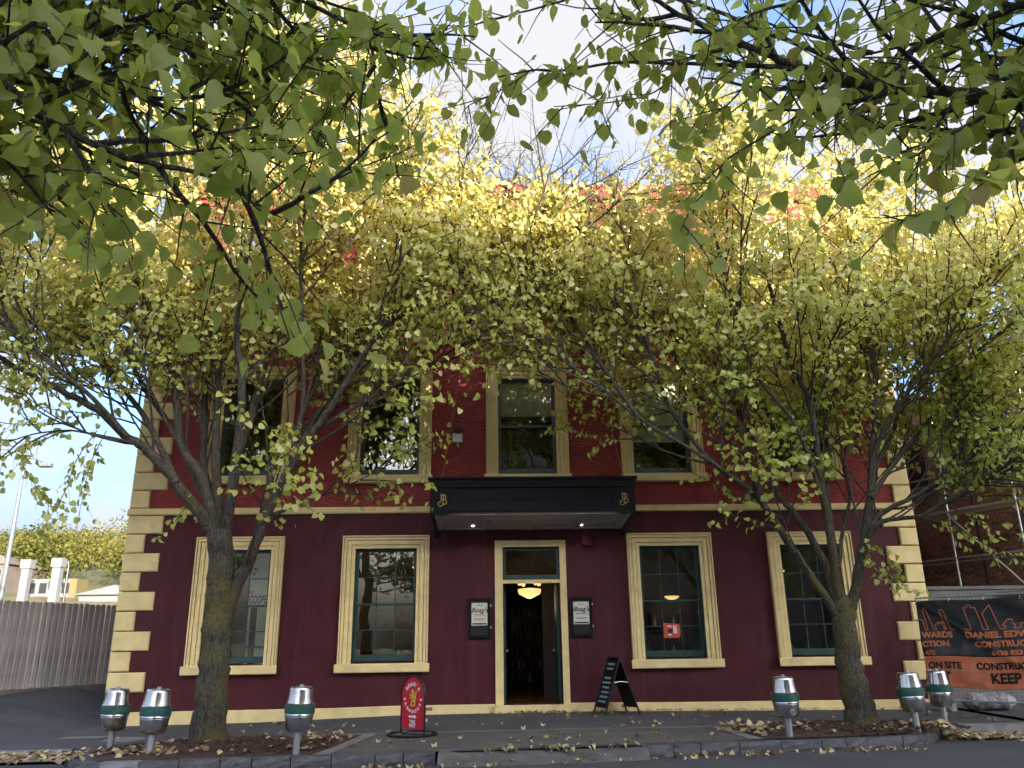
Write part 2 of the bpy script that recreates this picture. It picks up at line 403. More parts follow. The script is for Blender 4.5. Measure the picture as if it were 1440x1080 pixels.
# ------------------------------------------------------------------ mesh helpers
class MB:
    """collects boxes, tubes, lathes and prisms into one mesh"""
    def __init__(self):
        self.v = []; self.f = []; self.mi = []
    def add(self, vs, fs, mi=0):
        o = len(self.v)
        self.v += [tuple(p) for p in vs]
        self.f += [tuple(i + o for i in f) for f in fs]
        self.mi += [mi] * len(fs)
        return self
    def box(self, x0, x1, y0, y1, z0, z1, mi=0):
        return self.add([(x0, y0, z0), (x1, y0, z0), (x1, y1, z0), (x0, y1, z0), (x0, y0, z1), (x1, y0, z1), (x1, y1, z1), (x0, y1, z1)],
                        [(0, 3, 2, 1), (4, 5, 6, 7), (0, 1, 5, 4), (1, 2, 6, 5), (2, 3, 7, 6), (3, 0, 4, 7)], mi)
    def cham(self, x0, x1, y0, y1, z0, z1, c, mi=0):
        """box whose front face (towards -y) has chamfered edges"""
        return self.add([(x0, y1, z0), (x1, y1, z0), (x1, y1, z1), (x0, y1, z1),
                         (x0, y0 + c, z0), (x1, y0 + c, z0), (x1, y0 + c, z1), (x0, y0 + c, z1),
                         (x0 + c, y0, z0 + c), (x1 - c, y0, z0 + c), (x1 - c, y0, z1 - c), (x0 + c, y0, z1 - c)],
                        [(0, 3, 2, 1), (0, 1, 5, 4), (1, 2, 6, 5), (2, 3, 7, 6), (3, 0, 4, 7),
                         (4, 5, 9, 8), (5, 6, 10, 9), (6, 7, 11, 10), (7, 4, 8, 11), (8, 9, 10, 11)], mi)
    def tube(self, pts, radii, n=8, cap=True, mi=0):
        pts = [Vector(p) for p in pts]
        if not hasattr(radii, '__len__'):
            radii = [radii] * len(pts)
        o = len(self.v)
        ref = None
        for i, p in enumerate(pts):
            d = (pts[min(i + 1, len(pts) - 1)] - pts[max(i - 1, 0)]).normalized()
            if ref is None:
                ref = d.orthogonal().normalized()
            else:
                ref = (ref - d * ref.dot(d))
                ref = ref.normalized() if ref.length > 1e-6 else d.orthogonal().normalized()
            b = d.cross(ref)
            for k in range(n):
                a = 2 * math.pi * k / n
                self.v.append(tuple(p + (ref * math.cos(a) + b * math.sin(a)) * radii[i]))
        for i in range(len(pts) - 1):
            for k in range(n):
                k2 = (k + 1) % n
                self.f.append((o + i * n + k, o + i * n + k2, o + (i + 1) * n + k2, o + (i + 1) * n + k)); self.mi.append(mi)
        if cap:
            self.f.append(tuple(o + k for k in reversed(range(n)))); self.mi.append(mi)
            e = o + (len(pts) - 1) * n
            self.f.append(tuple(e + k for k in range(n))); self.mi.append(mi)
        return self
    def lathe(self, prof, n=28, cx=0, cy=0, z=0, mi=0):
        o = len(self.v)
        for r, h in prof:
            for k in range(n):
                a = 2 * math.pi * k / n
                self.v.append((cx + r * math.cos(a), cy + r * math.sin(a), z + h))
        for i in range(len(prof) - 1):
            for k in range(n):
                k2 = (k + 1) % n
                self.f.append((o + i * n + k, o + i * n + k2, o + (i + 1) * n + k2, o + (i + 1) * n + k)); self.mi.append(mi)
        self.f.append(tuple(o + k for k in reversed(range(n)))); self.mi.append(mi)
        e = o + (len(prof) - 1) * n
        self.f.append(tuple(e + k for k in range(n))); self.mi.append(mi)
        return self
    def prism(self, poly, y0, y1, mi=0):
        """polygon in x,z (counter-clockwise seen from -y) pushed from y0 back to y1"""
        n = len(poly)
        vs = [(x, y0, z) for x, z in poly] + [(x, y1, z) for x, z in poly]
        fs = [tuple(range(n)), tuple(reversed(range(n, 2 * n)))]
        for i in range(n):
            j = (i + 1) % n
            fs.append((i, n + i, n + j, j))
        return self.add(vs, fs, mi)
    def mesh(self, name, mats, smooth=False):
        me = bpy.data.meshes.new(name)
        me.from_pydata(self.v, [], self.f)
        for m in (mats if isinstance(mats, (list, tuple)) else [mats]):
            me.materials.append(m)
        if any(self.mi):
            me.polygons.foreach_set('material_index', self.mi)
        if smooth:
            me.polygons.foreach_set('use_smooth', [True] * len(me.polygons))
            try:
                me.set_sharp_from_angle(angle=R(35))
            except Exception:
                pass
        me.update()
        return me
    def build(self, name, mats, parent=None, loc=(0, 0, 0), rot=(0, 0, 0), smooth=False):
        return link(name, self.mesh(name, mats, smooth), parent, loc, rot)

def link(name, data, parent=None, loc=(0, 0, 0), rot=(0, 0, 0)):
    o = bpy.data.objects.new(name, data)
    COL.objects.link(o)
    o.location = loc
    o.rotation_euler = rot
    o.parent = parent
    return o

def tag(o, label, cat, group=None, kind=None):
    if label: o['label'] = label
    if cat: o['category'] = cat
    if group: o['group'] = group
    if kind: o['kind'] = kind
    return o

def empty(name, loc=(0, 0, 0), rot=(0, 0, 0)):
    o = link(name, None, None, loc, rot)
    o.empty_display_size = 0.2
    return o

def structure(o):
    o['kind'] = 'structure'
    return o

def text_mesh(txt, size, shear=0.0, extrude=0.0015, spacing=1.0, bold=0.0, align='CENTER'):
    c = bpy.data.curves.new('lettering', 'FONT')
    c.body = txt; c.size = size; c.shear = shear; c.extrude = extrude
    c.space_character = spacing; c.offset = bold
    c.align_x = align; c.align_y = 'CENTER'
    c.resolution_u = 3
    o = bpy.data.objects.new('lettering_tmp', c)
    COL.objects.link(o)
    dg = bpy.context.evaluated_depsgraph_get()
    me = bpy.data.meshes.new_from_object(o.evaluated_get(dg))
    bpy.data.objects.remove(o); bpy.data.curves.remove(c)
    return me

def lettering(txt, size, m, parent, loc, rotz=0.0, tilt=R(90), name='lettering', width=None, **kw):
    """text standing upright, reading towards -y"""
    me = text_mesh(txt, size, **kw)
    me.materials.clear(); me.materials.append(m)
    if width:
        xs = [v.co.x for v in me.vertices]
        k = width / max(1e-6, max(xs) - min(xs))
        for v in me.vertices: v.co.x *= k
    return link(name, me, parent, loc, (tilt, 0, rotz))

def interp(x, tab):
    if x <= tab[0][0]: return tab[0][1]
    for (a, va), (b, vb) in zip(tab, tab[1:]):
        if x <= b: return va + (vb - va) * (x - a) / (b - a)
    return tab[-1][1]

def smoothstep(t):
    t = max(0.0, min(1.0, t)); return t * t * (3 - 2 * t)

# ------------------------------------------------------------------ ground levels
BASE = [(-8.6, -0.20), (-5.4, -0.165), (-2.7, -0.08), (0, -0.062), (1.3, -0.065), (4.5, -0.104), (7.4, -0.13), (9.0, -0.14), (14, -0.15)]
KERB_Y = [(-7.4, -5.62), (-6.16, -5.51), (-3.7, -5.23), (-1.76, -5.06), (1.41, -4.74), (3.07, -4.47), (4.63, -4.35), (6.2, -4.2)]
ROAD_Z = -0.345
def path_z(x, y):
    t = max(0.0, min(1.0, -y / 4.8))
    z = interp(x, BASE) * (1 - t) + (-0.2) * t
    if x < -8.4:      # the lane beside the building climbs towards the back
        k = smoothstep((-8.4 - x) / 2.6)
        z += k * max(0.0, min(6.5, (y + 4.2))) * 0.098
    if y > 0 and x < -8.4:
        z += 0.0
    return z

def sheet(name, x0, x1, y0, y1, nx, ny, zf, m, parent=None):
    b = MB()
    vs = []
    for j in range(ny + 1):
        for i in range(nx + 1):
            x = x0 + (x1 - x0) * i / nx; y = y0 + (y1 - y0) * j / ny
            vs.append((x, y, zf(x, y)))
    fs = [(j * (nx + 1) + i, j * (nx + 1) + i + 1, (j + 1) * (nx + 1) + i + 1, (j + 1) * (nx + 1) + i) for j in range(ny) for i in range(nx)]
    b.add(vs, fs)
    return b.build(name, m, parent, smooth=True)

def flat_poly(name, pts, zf, m, dz=0.004, parent=None, sub=0.25):
    """thin sheet over a convex quad given by four ground corners, following the ground"""
    a, b_, c, d = [Vector((p[0], p[1], 0)) for p in pts]
    nx = max(1, int((b_ - a).length / sub)); ny = max(1, int((d - a).length / sub))
    mb = MB(); vs = []
    for j in range(ny + 1):
        for i in range(nx + 1):
            u, v = i / nx, j / ny
            p = (a * (1 - u) + b_ * u) * (1 - v) + (d * (1 - u) + c * u) * v
            vs.append((p.x, p.y, zf(p.x, p.y) + dz))
    fs = [(j * (nx + 1) + i, j * (nx + 1) + i + 1, (j + 1) * (nx + 1) + i + 1, (j + 1) * (nx + 1) + i) for j in range(ny) for i in range(nx)]
    mb.add(vs, fs)
    return mb.build(name, m, parent, smooth=True)

# ------------------------------------------------------------------ the setting: ground, road, path, kerb
structure(sheet('ground', -1600, 1600, -1600, 1600, 8, 8, lambda x, y: -0.75, M['hill']))
structure(sheet('road', -60, 60, -29.5, -2.3, 60, 30, lambda x, y: ROAD_Z + 0.02 * math.exp(-((y + 15) / 6) ** 2), M['asphalt']))

# footpath: front edge follows the back of the kerb
def path_sheet():
    xs = [-8.6 + 0.35 * i for i in range(int(17.4 / 0.35) + 1)]
    ny = 16
    mb = MB(); vs = []
    for x in xs:
        yf = interp(x, [(-8.6, -4.25), (-7.2, -4.0), (-6.9, -4.5), (-6.4, -5.3), (-3.7, -5.05), (-1.76, -4.88), (1.41, -4.56), (3.07, -4.29), (4.63, -4.17), (5.9, -3.8), (6.5, -3.2), (7.0, -2.75), (9, -2.7)])
        for j in range(ny + 1):
            y = yf + (0.06 - yf) * j / ny
            vs.append((x, y, path_z(x, y)))
    n = ny + 1
    fs = [(i * n + j, (i + 1) * n + j, (i + 1) * n + j + 1, i * n + j + 1) for i in range(len(xs) - 1) for j in range(ny)]
    mb.add(vs, fs)
    return mb.build('footpath', M['path'], smooth=True)
structure(path_sheet())
structure(sheet('driveway', -30, -8.6, -4.3, 22, 50, 50, lambda x, y: path_z(x, y), M['asphalt']))
structure(sheet('side_yard', 8.85, 30, -2.7, 14, 20, 20, lambda x, y: path_z(min(x, 14), y), M['path']))

# the browner paved strip behind the kerb, with its pale edging line
def strip_y(x): return interp(x, [(-2.85, -2.85), (3.1, -2.66)])
structure(flat_poly('paved_strip', [(-3.15, -4.98), (3.1, -4.3), (2.95, -2.72), (-2.8, -2.9)], path_z, M['kerb_path'], 0.005))
structure(flat_poly('edging_strip', [(-3.3, -2.9), (4.4, -2.7), (4.4, -2.58), (-3.3, -2.78)], path_z, M['concrete'], 0.009))
structure(flat_poly('edging_strip', [(-3.36, -5.0), (-3.14, -4.98), (-2.72, -2.92), (-2.94, -2.92)], path_z, M['concrete'], 0.013))
structure(flat_poly('edging_strip', [(3.08, -4.28), (3.3, -4.26), (3.12, -2.72), (2.9, -2.72)], path_z, M['concrete'], 0.013))

# ramp let into the kerb in front of the door
def ramp():
    mb = MB()
    xs = [-1.60, -1.30, -0.7, 0, 0.7, 1.15, 1.40]
    vs = []
    for x in xs:
        ky = interp(x, KERB_Y)
        k = smoothstep((x + 1.60) / 0.35) * smoothstep((1.40 - x) / 0.3)
        vs += [(x, ky + 0.35, -0.188), (x, ky + 0.12, -0.195 - 0.05 * k), (x, ky - 0.16, -0.2 - 0.115 * k), (x, ky - 0.22 - 0.1 * k, ROAD_Z + 0.003)]
    fs = [(i * 4 + j, i * 4 + j + 1, (i + 1) * 4 + j + 1, (i + 1) * 4 + j) for i in range(len(xs) - 1) for j in range(3)]
    mb.add(vs, [tuple(reversed(f)) for f in fs])
    return mb.build('kerb_ramp', M['ramp'], smooth=True)
structure(ramp())

rng = random.Random(11)
kerb = structure(MB().add([(-7.2, -5.35, -0.36), (6.6, -4.0, -0.36), (6.6, -3.9, -0.36), (-7.2, -5.25, -0.36)], [(0, 1, 2, 3)]).build('kerb', M['concrete']))
def kerb_run(line):
    pts = [Vector(p) for p in line]
    seg = []
    for a, b in zip(pts, pts[1:]):
        seg.append((a, b, (b - a).length))
    total = sum(s[2] for s in seg)
    pos = 0.0; stones = []
    while pos < total - 0.12:
        L = min(rng.uniform(0.36, 0.66), total - pos)
        stones.append((pos, pos + L)); pos += L
    def at(s):
        for a, b, l in seg:
            if s <= l: return a + (b - a) * (s / l)
            s -= l
        return seg[-1][1]
    for s0, s1 in stones:
        a, b = at(s0), at(s1)
        d = (b - a); L = d.length - 0.014
        ang = math.atan2(d.y, d.x)
        mb = MB()
        w = 0.19
        j = lambda k: rng.uniform(-k, k)
        nx, nz = 4, 3
        # front face with a rough split surface, top slightly worn
        vs = []
        for iz in range(nz + 1):
            for ix in range(nx + 1):
                e = 0.012 if ix in (0, nx) or iz in (0, nz) else 0.0
                vs.append((L * ix / nx + (j(0.012) if 0 < ix < nx else 0), e + j(0.012), -0.16 + 0.16 * iz / nz - (0.006 if iz == nz else 0)))
        n = nx + 1
        fs = [(r * n + c, r * n + c + 1, (r + 1) * n + c + 1, (r + 1) * n + c) for r in range(nz) for c in range(nx)]
        o = len(vs)
        vs += [(0.0, 0.02, j(0.004)), (L, 0.02, j(0.004)), (L, w, 0.0), (0, w, 0.0), (0, w, -0.16), (L, w, -0.16)]
        top = [nz * n + c for c in range(n)]
        fs += [tuple(top) + (o + 1, o)]
        fs += [(o, o + 1, o + 2, o + 3), (o + 3, o + 2, o + 5, o + 4)]
        fs += [tuple(r * n for r in reversed(range(nz + 1))) + (o + 4, o + 3, o)]
        fs += [tuple(r * n + nx for r in range(nz + 1)) + (o + 1, o + 2, o + 5)]
        mb.add(vs, fs)
        mb.build('kerb_stone', M['stone_pale'] if rng.random() < 0.08 else M['stone'], kerb, (a.x, a.y, -0.192 + rng.uniform(-0.006, 0.006)), (0, 0, ang))
kerb_run([(-7.0, -4.35, 0), (-6.75, -5.1, 0), (-6.35, -5.53, 0), (-3.7, -5.23, 0), (-1.62, -5.05, 0)])
kerb_run([(1.42, -4.74, 0), (3.07, -4.47, 0), (4.63, -4.35, 0), (5.75, -4.05, 0), (6.2, -3.75, 0), (6.5, -3.3, 0), (6.75, -2.9, 0)])
# concrete kerbs carrying on either side
structure(MB().box(6.82, 30, -2.86, -2.68, -0.36, -0.165).build('concrete_kerb', M['concrete']))
mbk = MB().add([(-30, -4.62, -0.30), (-7.0, -4.28, -0.30), (-7.0, -4.06, -0.178), (-30, -4.40, -0.178), (-30, -4.24, -0.178), (-7.0, -3.9, -0.178)], [(0, 1, 2, 3), (3, 2, 5, 4)])
structure(mbk.build('driveway_lip', M['concrete']))
# iron covers in the lane mouth
mbc = MB(); mbc.lathe([(0.34, 0), (0.34, 0.012), (0.3, 0.014)], 32)
structure(mbc.build('manhole_cover', M['concrete'], None, (-6.95, -2.6, path_z(-6.95, -2.6))))
structure(flat_poly('access_cover', [(-8.35, -2.3), (-7.45, -2.3), (-7.35, -1.95), (-8.25, -1.95)], path_z, M['concrete'], 0.008))

# planted beds of bark mulch round the street trees
def bed(outline, name, hump):
    cx = sum(p[0] for p in outline) / len(outline); cy = sum(p[1] for p in outline) / len(outline)
    mb = MB(); vs = [(cx, cy, -0.19 + hump)]; rings = 10; n = 0
    dense = []
    for (a, b) in zip(outline, outline[1:] + outline[:1]):
        k = max(2, int(math.hypot(b[0] - a[0], b[1] - a[1]) / 0.16))
        for i in range(k):
            dense.append((a[0] + (b[0] - a[0]) * i / k, a[1] + (b[1] - a[1]) * i / k))
    n = len(dense)
    for r in range(1, rings + 1):
        t = r / rings
        for (x, y) in dense:
            px, py = cx + (x - cx) * t, cy + (y - cy) * t
            z = path_z(px, py) + 0.012 + hump * (1 - t ** 2) + rng.uniform(-0.014, 0.014) * (1 if r < rings else 0.3)
            vs.append((px, py, z))
    fs = [(0, 1 + i, 1 + (i + 1) % n) for i in range(n)]
    for r in range(rings - 1):
        for i in range(n):
            j = (i + 1) % n
            fs.append((1 + r * n + i, 1 + (r + 1) * n + i, 1 + (r + 1) * n + j, 1 + r * n + j))
    mb.add(vs, fs)
    return structure(mb.build(name, M['mulch']))
BED_L = [(-6.75, -4.3), (-6.2, -5.3), (-3.7, -5.03), (-3.36, -4.98), (-2.97, -2.95), (-4.5, -2.75), (-6.3, -3.0)]
BED_R = [(3.3, -4.26), (4.63, -4.15), (5.65, -3.87), (6.15, -3.5), (6.72, -2.9), (7.2, -2.6), (7.0, -2.15), (5.2, -2.35), (3.14, -2.66)]
bed(BED_L, 'mulch_bed', 0.06)
bed(BED_R, 'mulch_bed', 0.06)

# ------------------------------------------------------------------ the hotel
HX = 8.44            # half width of the front wall
TOP = 11.95
hotel = empty('corner_hotel', (0, 0, 0))
tag(hotel, 'three storey maroon and red rendered hotel with cream quoins and window surrounds', 'building')

def wall_with_holes(x0, x1, z0, z1, holes, y0, y1):
    mb = MB()
    xs = sorted({x0, x1, *[h[0] for h in holes], *[h[1] for h in holes]})
    zs = sorted({z0, z1, *[h[2] for h in holes], *[h[3] for h in holes]})
    def solid(xa, xb, za, zb):
        cx, cz = (xa + xb) / 2, (za + zb) / 2
        return not any(h[0] < cx < h[1] and h[2] < cz < h[3] for h in holes)
    for xa, xb in zip(xs, xs[1:]):
        for za, zb in zip(zs, zs[1:]):
            if solid(xa, xb, za, zb):
                mb.add([(xa, y0, za), (xb, y0, za), (xb, y0, zb), (xa, y0, zb)], [(0, 1, 2, 3)])
                mb.add([(xa, y1, za), (xb, y1, za), (xb, y1, zb), (xa, y1, zb)], [(3, 2, 1, 0)])
    for (a, b, c, d) in holes:
        mb.add([(a, y0, c), (a, y1, c), (a, y1, d), (a, y0, d)], [(0, 1, 2, 3)])
        mb.add([(b, y0, c), (b, y1, c), (b, y1, d), (b, y0, d)], [(3, 2, 1, 0)])
        mb.add([(a, y0, c), (b, y0, c), (b, y1, c), (a, y1, c)], [(0, 1, 2, 3)])
        mb.add([(a, y0, d), (b, y0, d), (b, y1, d), (a, y1, d)], [(3, 2, 1, 0)])
    mb.add([(x0, y0, z1), (x1, y0, z1), (x1, y1, z1), (x0, y1, z1)], [(0, 1, 2, 3)])
    return mb

WX = [-6.069, -3.016, 0.02, 3.016, 6.069]
GZ = (0.92, 3.215); UZ = (4.79, 7.007); TZ = (8.72, 10.75)
HW = 0.647
g_holes = [(x - HW, x + HW, GZ[0], GZ[1]) for x in WX if abs(x) > 1] + [(-0.555, 0.655, 0.075, 3.21)]
wall_with_holes(-HX, HX, 0.07, 3.95, g_holes, 0, 0.3).build('wall', M['maroon'], hotel)
wall_with_holes(-HX, HX, 4.09, 7.86, [(x - HW, x + HW, *UZ) for x in WX], 0, 0.3).build('wall', M['red'], hotel)
wall_with_holes(-HX, HX, 8.0, TOP - 0.35, [(x - HW, x + HW, *TZ) for x in WX], 0, 0.3).build('wall', M['red'], hotel)
# string courses, cornice, plinth
def course(z0, z1, p, name='string_course', m='cream'):
    mb = MB()
    prof = [(0.3, z0), (-p + 0.02, z0), (-p, z0 + 0.03), (-p, z1 - 0.035), (-p + 0.03, z1), (0.3, z1)]
    x0, x1 = -HX - p, HX + p
    vs = [(x0, y, z) for y, z in prof] + [(x1, y, z) for y, z in prof]
    n = len(prof)
    fs = [tuple(reversed(range(n))), tuple(range(n, 2 * n))] + [(i, (i + 1) % n, n + (i + 1) % n, n + i) for i in range(n)]
    mb.add(vs, [tuple(reversed(f)) for f in fs])
    mb.build(name, M[m], hotel)
course(3.95, 4.09, 0.07)
course(7.86, 8.0, 0.08)
course(TOP - 0.35, TOP - 0.12, 0.16, 'cornice', 'red')
MB().box(-HX - 0.02, HX + 0.02, -0.03, 0.32, TOP - 0.12, TOP + 0.1).build('parapet', M['red'], hotel)
# plinth follows the slope of the path
mb = MB(); vs = []
pl = [-8.42, -6, -4, -2.7, -0.735]; pr = [0.735, 1.3, 3, 4.5, 6, 7.4, 8.42]
for seg in (pl, pr):
    vs = []
    for x in seg:
        zb = interp(x, BASE) - 0.05
        zt = 0.075 + (0.02 if abs(x) < 3 else 0.0) - 0.004 * max(0, abs(x) - 3)
        vs += [(x, -0.06, zb), (x, -0.06, zt - 0.02), (x, -0.04, zt), (x, 0.02, zt)]
    n = len(seg)
    mb.add(vs, [(i * 4 + j, (i + 1) * 4 + j, (i + 1) * 4 + j + 1, i * 4 + j + 1) for i in range(n - 1) for j in range(3)] + [(3, 2, 1, 0), (4 * n - 4, 4 * n - 3, 4 * n - 2, 4 * n - 1)])
mb.build('plinth', M['cream'], hotel)
for x in (-2.12, 1.95):
    mv = MB(); mv.box(x - 0.13, x + 0.13, -0.066, -0.05, -0.005, 0.055)
    for k in range(7): mv.box(x - 0.11 + k * 0.034, x - 0.095 + k * 0.034, -0.07, -0.066, 0.0, 0.05)
    mv.build('air_vent', M['mortar'], hotel)
# side and back walls, roof
MB().box(-HX, -HX + 0.3, 0.3, 13, -0.3, TOP).build('side_wall', M['maroon'], hotel)
MB().box(HX - 0.3, HX, 0.3, 13, -0.3, TOP).build('side_wall', M['maroon'], hotel)
MB().box(-HX + 0.3, HX - 0.3, 12.7, 13, -0.3, TOP).build('back_wall', M['maroon'], hotel)
MB().box(-HX + 0.3, HX - 0.3, 0.32, 12.7, TOP - 0.6, TOP - 0.4).build('roof', M['roof'], hotel)
mrf = MB().add([(-7.6, 1.2, TOP - 0.4), (7.6, 1.2, TOP - 0.4), (7.6, 12, TOP - 0.4), (-7.6, 12, TOP - 0.4), (-3, 6.5, TOP + 1.2), (3, 6.5, TOP + 1.2)],
               [(0, 1, 5, 4), (1, 2, 5), (2, 3, 4, 5), (3, 0, 4)])
mrf.build('hip_roof', M['roof'], hotel)
# floors inside
for z0, z1 in ((3.72, 3.95), (7.6, 7.85), (-0.05, 0.062)):
    MB().box(-HX + 0.3, HX - 0.3, 0.302, 12.7, z0, z1).build('floor', M['floorboards'] if z0 < 0 else M['dark'], hotel)
MB().box(-HX + 0.3, HX - 0.3, 6.2, 6.35, 4.0, 7.6).build('partition', M['dark'], hotel)
MB().box(-HX + 0.3, HX - 0.3, 6.2, 6.35, 7.9, TOP - 0.6).build('partition', M['dark'], hotel)
for s in (-1, 1):
    MB().box(min(s * 1.15, s * 1.28), max(s * 1.15, s * 1.28), 0.305, 8.0, 0.062, 3.72).build('partition', M['dark'], hotel)
MB().box(-HX + 0.3, -1.29, 5.2, 5.32, 0.062, 3.72).build('partition', M['plaster'], hotel)
MB().box(1.29, HX - 0.3, 5.2, 5.32, 0.062, 3.72).build('partition', M['plaster'], hotel)
MB().box(-1.14, 1.14, 8.0, 8.12, 0.062, 3.72).build('partition', M['dark'], hotel)

# quoins: long and short blocks, wrapped round both corners
qz = 0.425; hq = 0.392; k = 0
while qz < TOP - 0.5:
    z1 = qz + hq - 0.018
    if not (qz < 4.09 and z1 > 3.95) and not (qz < 8.0 and z1 > 7.86):
        w = 0.74 if k % 2 == 0 else 0.40
        for s in (-1, 1):
            a, b = s * (HX + 0.05), s * (HX - w + 0.05)
            mq = MB().cham(min(a, b), max(a, b), -0.055, 0.75 if k % 2 else 0.42, qz, z1, 0.022)
            mq.build('quoin', M['cream'], hotel)
        k += 1; qz += hq
    else:
        qz = 4.10 if qz < 4.09 else 8.01
        k += 0

# ---- windows
def arch_mesh(z0, z1, name):
    mb = MB()
    def ring(a, b, top, bot_w, p0, p1):
        # a outer half width, b inner half width
        t = a - b
        mb.box(-a, -b, p0, p1, z0 - 0.02, top - t)
        mb.box(b, a, p0, p1, z0 - 0.02, top - t)
        mb.box(-a, a, p0, p1, top - t, top)
    # moulding steps: outer fillet, hollow, flat band, inner bead
    topz = z1 + 0.2555
    for a_, b_, p_ in ((0.912, 0.886, 0.118), (0.886, 0.872, 0.06), (0.872, 0.822, 0.098), (0.822, 0.806, 0.042), (0.806, 0.725, 0.078), (0.725, 0.711, 0.03), (0.711, HW, 0.055)):
        ring(a_, b_, topz - (0.912 - a_), 0, -p_, 0.0)
    return mb.mesh(name, M['cream'])
def sill_mesh(z0):
    mb = MB()
    prof = [(0.29, z0 - 0.19), (-0.15, z0 - 0.19), (-0.165, z0 - 0.175), (-0.165, z0 - 0.04), (-0.15, z0 - 0.022), (0.29, z0 - 0.004)]
    n = len(prof)
    h = 0.956
    hs = [HW - 0.003 if y > 0.1 else h for y, z in prof]
    vs = [(-a, y, z) for a, (y, z) in zip(hs, prof)] + [(a, y, z) for a, (y, z) in zip(hs, prof)]
    fs = [tuple(reversed(range(n))), tuple(range(n, 2 * n))] + [(i, (i + 1) % n, n + (i + 1) % n, n + i) for i in range(n)]
    mb.add(vs, [tuple(reversed(f)) for f in fs])
    return mb.mesh('sill', M['cream'])
def sash_meshes(z0, z1, cols, rows, m, glass, bar):
    """two sliding sashes: returns the frame of each, the glazing bars and one pane"""
    zm = (z0 + z1) / 2
    out = []
    for (a, b, y, lower) in ((z0 + 0.02, zm + 0.02, 0.150, True), (zm - 0.02, z1 - 0.01, 0.105, False)):
        st = 0.055; br = 0.13 if lower else 0.042; tr = 0.042 if lower else 0.06
        fr = MB()
        fr.box(-HW + 0.012, -HW + 0.012 + st, y, y + 0.04, a, b).box(HW - 0.012 - st, HW - 0.012, y, y + 0.04, a, b)
        fr.box(-HW + 0.012 + st, HW - 0.012 - st, y, y + 0.04, a, a + br).box(-HW + 0.012 + st, HW - 0.012 - st, y, y + 0.04, b - tr, b)
        xi, zi0, zi1 = HW - 0.012 - st, a + br, b - tr
        bars = None
        if cols > 1:
            bars = MB()
            for i in range(1, cols):
                x = -xi + 2 * xi * i / cols
                bars.box(x - bar, x + bar, y + 0.008, y + 0.034, zi0, zi1)
            for jz in range(1, rows):
                z = zi0 + (zi1 - zi0) * jz / rows
                for i in range(cols):
                    xa = -xi + 2 * xi * i / cols + (bar if i else 0); xb = -xi + 2 * xi * (i + 1) / cols - (bar if i < cols - 1 else 0)
                    bars.box(xa, xb, y + 0.0105, y + 0.0315, z - bar, z + bar)
        pw, ph = 2 * xi / cols, (zi1 - zi0) / rows
        pane = MB().box(-pw / 2 + 0.002, pw / 2 - 0.002, -0.002, 0.002, -ph / 2 + 0.002, ph / 2 - 0.002).mesh('pane', M[glass])
        spots = [(-xi + pw * (i + 0.5), y + 0.021, zi0 + ph * (jz + 0.5)) for i in range(cols) for jz in range(rows)]
        out.append((fr.mesh('sash', M[m]), bars.mesh('glazing_bars', M[m]) if bars else None, pane, spots))
    # dark box lining behind the architrave
    lining = MB()
    lining.box(-HW + 0.001, -HW + 0.011, 0.03, 0.28, z0, z1).box(HW - 0.011, HW - 0.001, 0.03, 0.28, z0, z1).box(-HW + 0.011, HW - 0.011, 0.03, 0.28, z1 - 0.012, z1 - 0.001)
    return out, lining.mesh('lining', M[m])
def windows(xs, zz, cols, rows, m, glass, bar, blinds):
    z0, z1 = zz
    am, sm = arch_mesh(z0, z1, 'window'), sill_mesh(z0)
    sashes, lin = sash_meshes(z0, z1, cols, rows, m, glass, bar)
    for x in xs:
        w = link('window', am, hotel, (x, 0, 0))
        link('sill', sm, w); link('lining', lin, w)
        for fr, bars, pane, spots in sashes:
            link('sash', fr, w)
            if bars: link('glazing_bars', bars, w)
            for p in spots: link('pane', pane, w, (p[0], p[1] + rng.uniform(-0.001, 0.001), p[2]), (rng.uniform(-0.004, 0.004), 0, rng.uniform(-0.004, 0.004)))
        drop = blinds.get(round(x))
        if drop:
            mb = MB(); mb.box(-HW + 0.05, HW - 0.05, 0.23, 0.234, z1 - drop, z1 - 0.02); mb.tube([(-HW + 0.05, 0.232, z1 - drop), (HW - 0.05, 0.232, z1 - drop)], 0.012, 6)
            mb.build('blind', M['blind'], w)
windows([x for x in WX if abs(x) > 1], GZ, 3, 2, 'green', 'glass', 0.009, {})
windows(WX, UZ, 1, 1, 'upper_green', 'upper_glass', 0.01, {0: 0.83, 3: 1.45, 6: 1.0})
windows(WX, TZ, 1, 1, 'upper_green', 'upper_glass', 0.01, {-3: 0.7, 0: 0.5, 6: 0.9})

# ---- doorway
DX0, DX1 = -0.555, 0.655
dw = MB()
dw.box(DX0 - 0.165, DX0, -0.055, 0.02, 0.075, 3.345 - 0.135).box(DX1, DX1 + 0.135, -0.055, 0.02, 0.075, 3.345 - 0.135).box(DX0 - 0.165, DX1 + 0.135, -0.055, 0.02, 3.21, 3.345)
dw.box(DX0, DX1, 0.0, 0.12, 2.46, 2.53)
dframe = dw.build('door_frame', M['cream'], hotel)
MB().box(DX0 - 0.19, DX1 + 0.16, -0.16, 0.3, -0.12, 0.073).build('step', M['cream'], dframe)
tf = MB()
tf.box(DX0 + 0.005, DX0 + 0.06, 0.06, 0.11, 2.532, 3.205).box(DX1 - 0.06, DX1 - 0.005, 0.06, 0.11, 2.532, 3.205)
tf.box(DX0 + 0.06, DX1 - 0.06, 0.06, 0.11, 2.532, 2.63).box(DX0 + 0.06, DX1 - 0.06, 0.06, 0.11, 3.15, 3.205)
tw = tf.build('transom_window', M['green'], hotel)
MB().box(DX0 + 0.062, DX1 - 0.062, 0.082, 0.087, 2.632, 3.148).build('pane', M['glass'], tw)
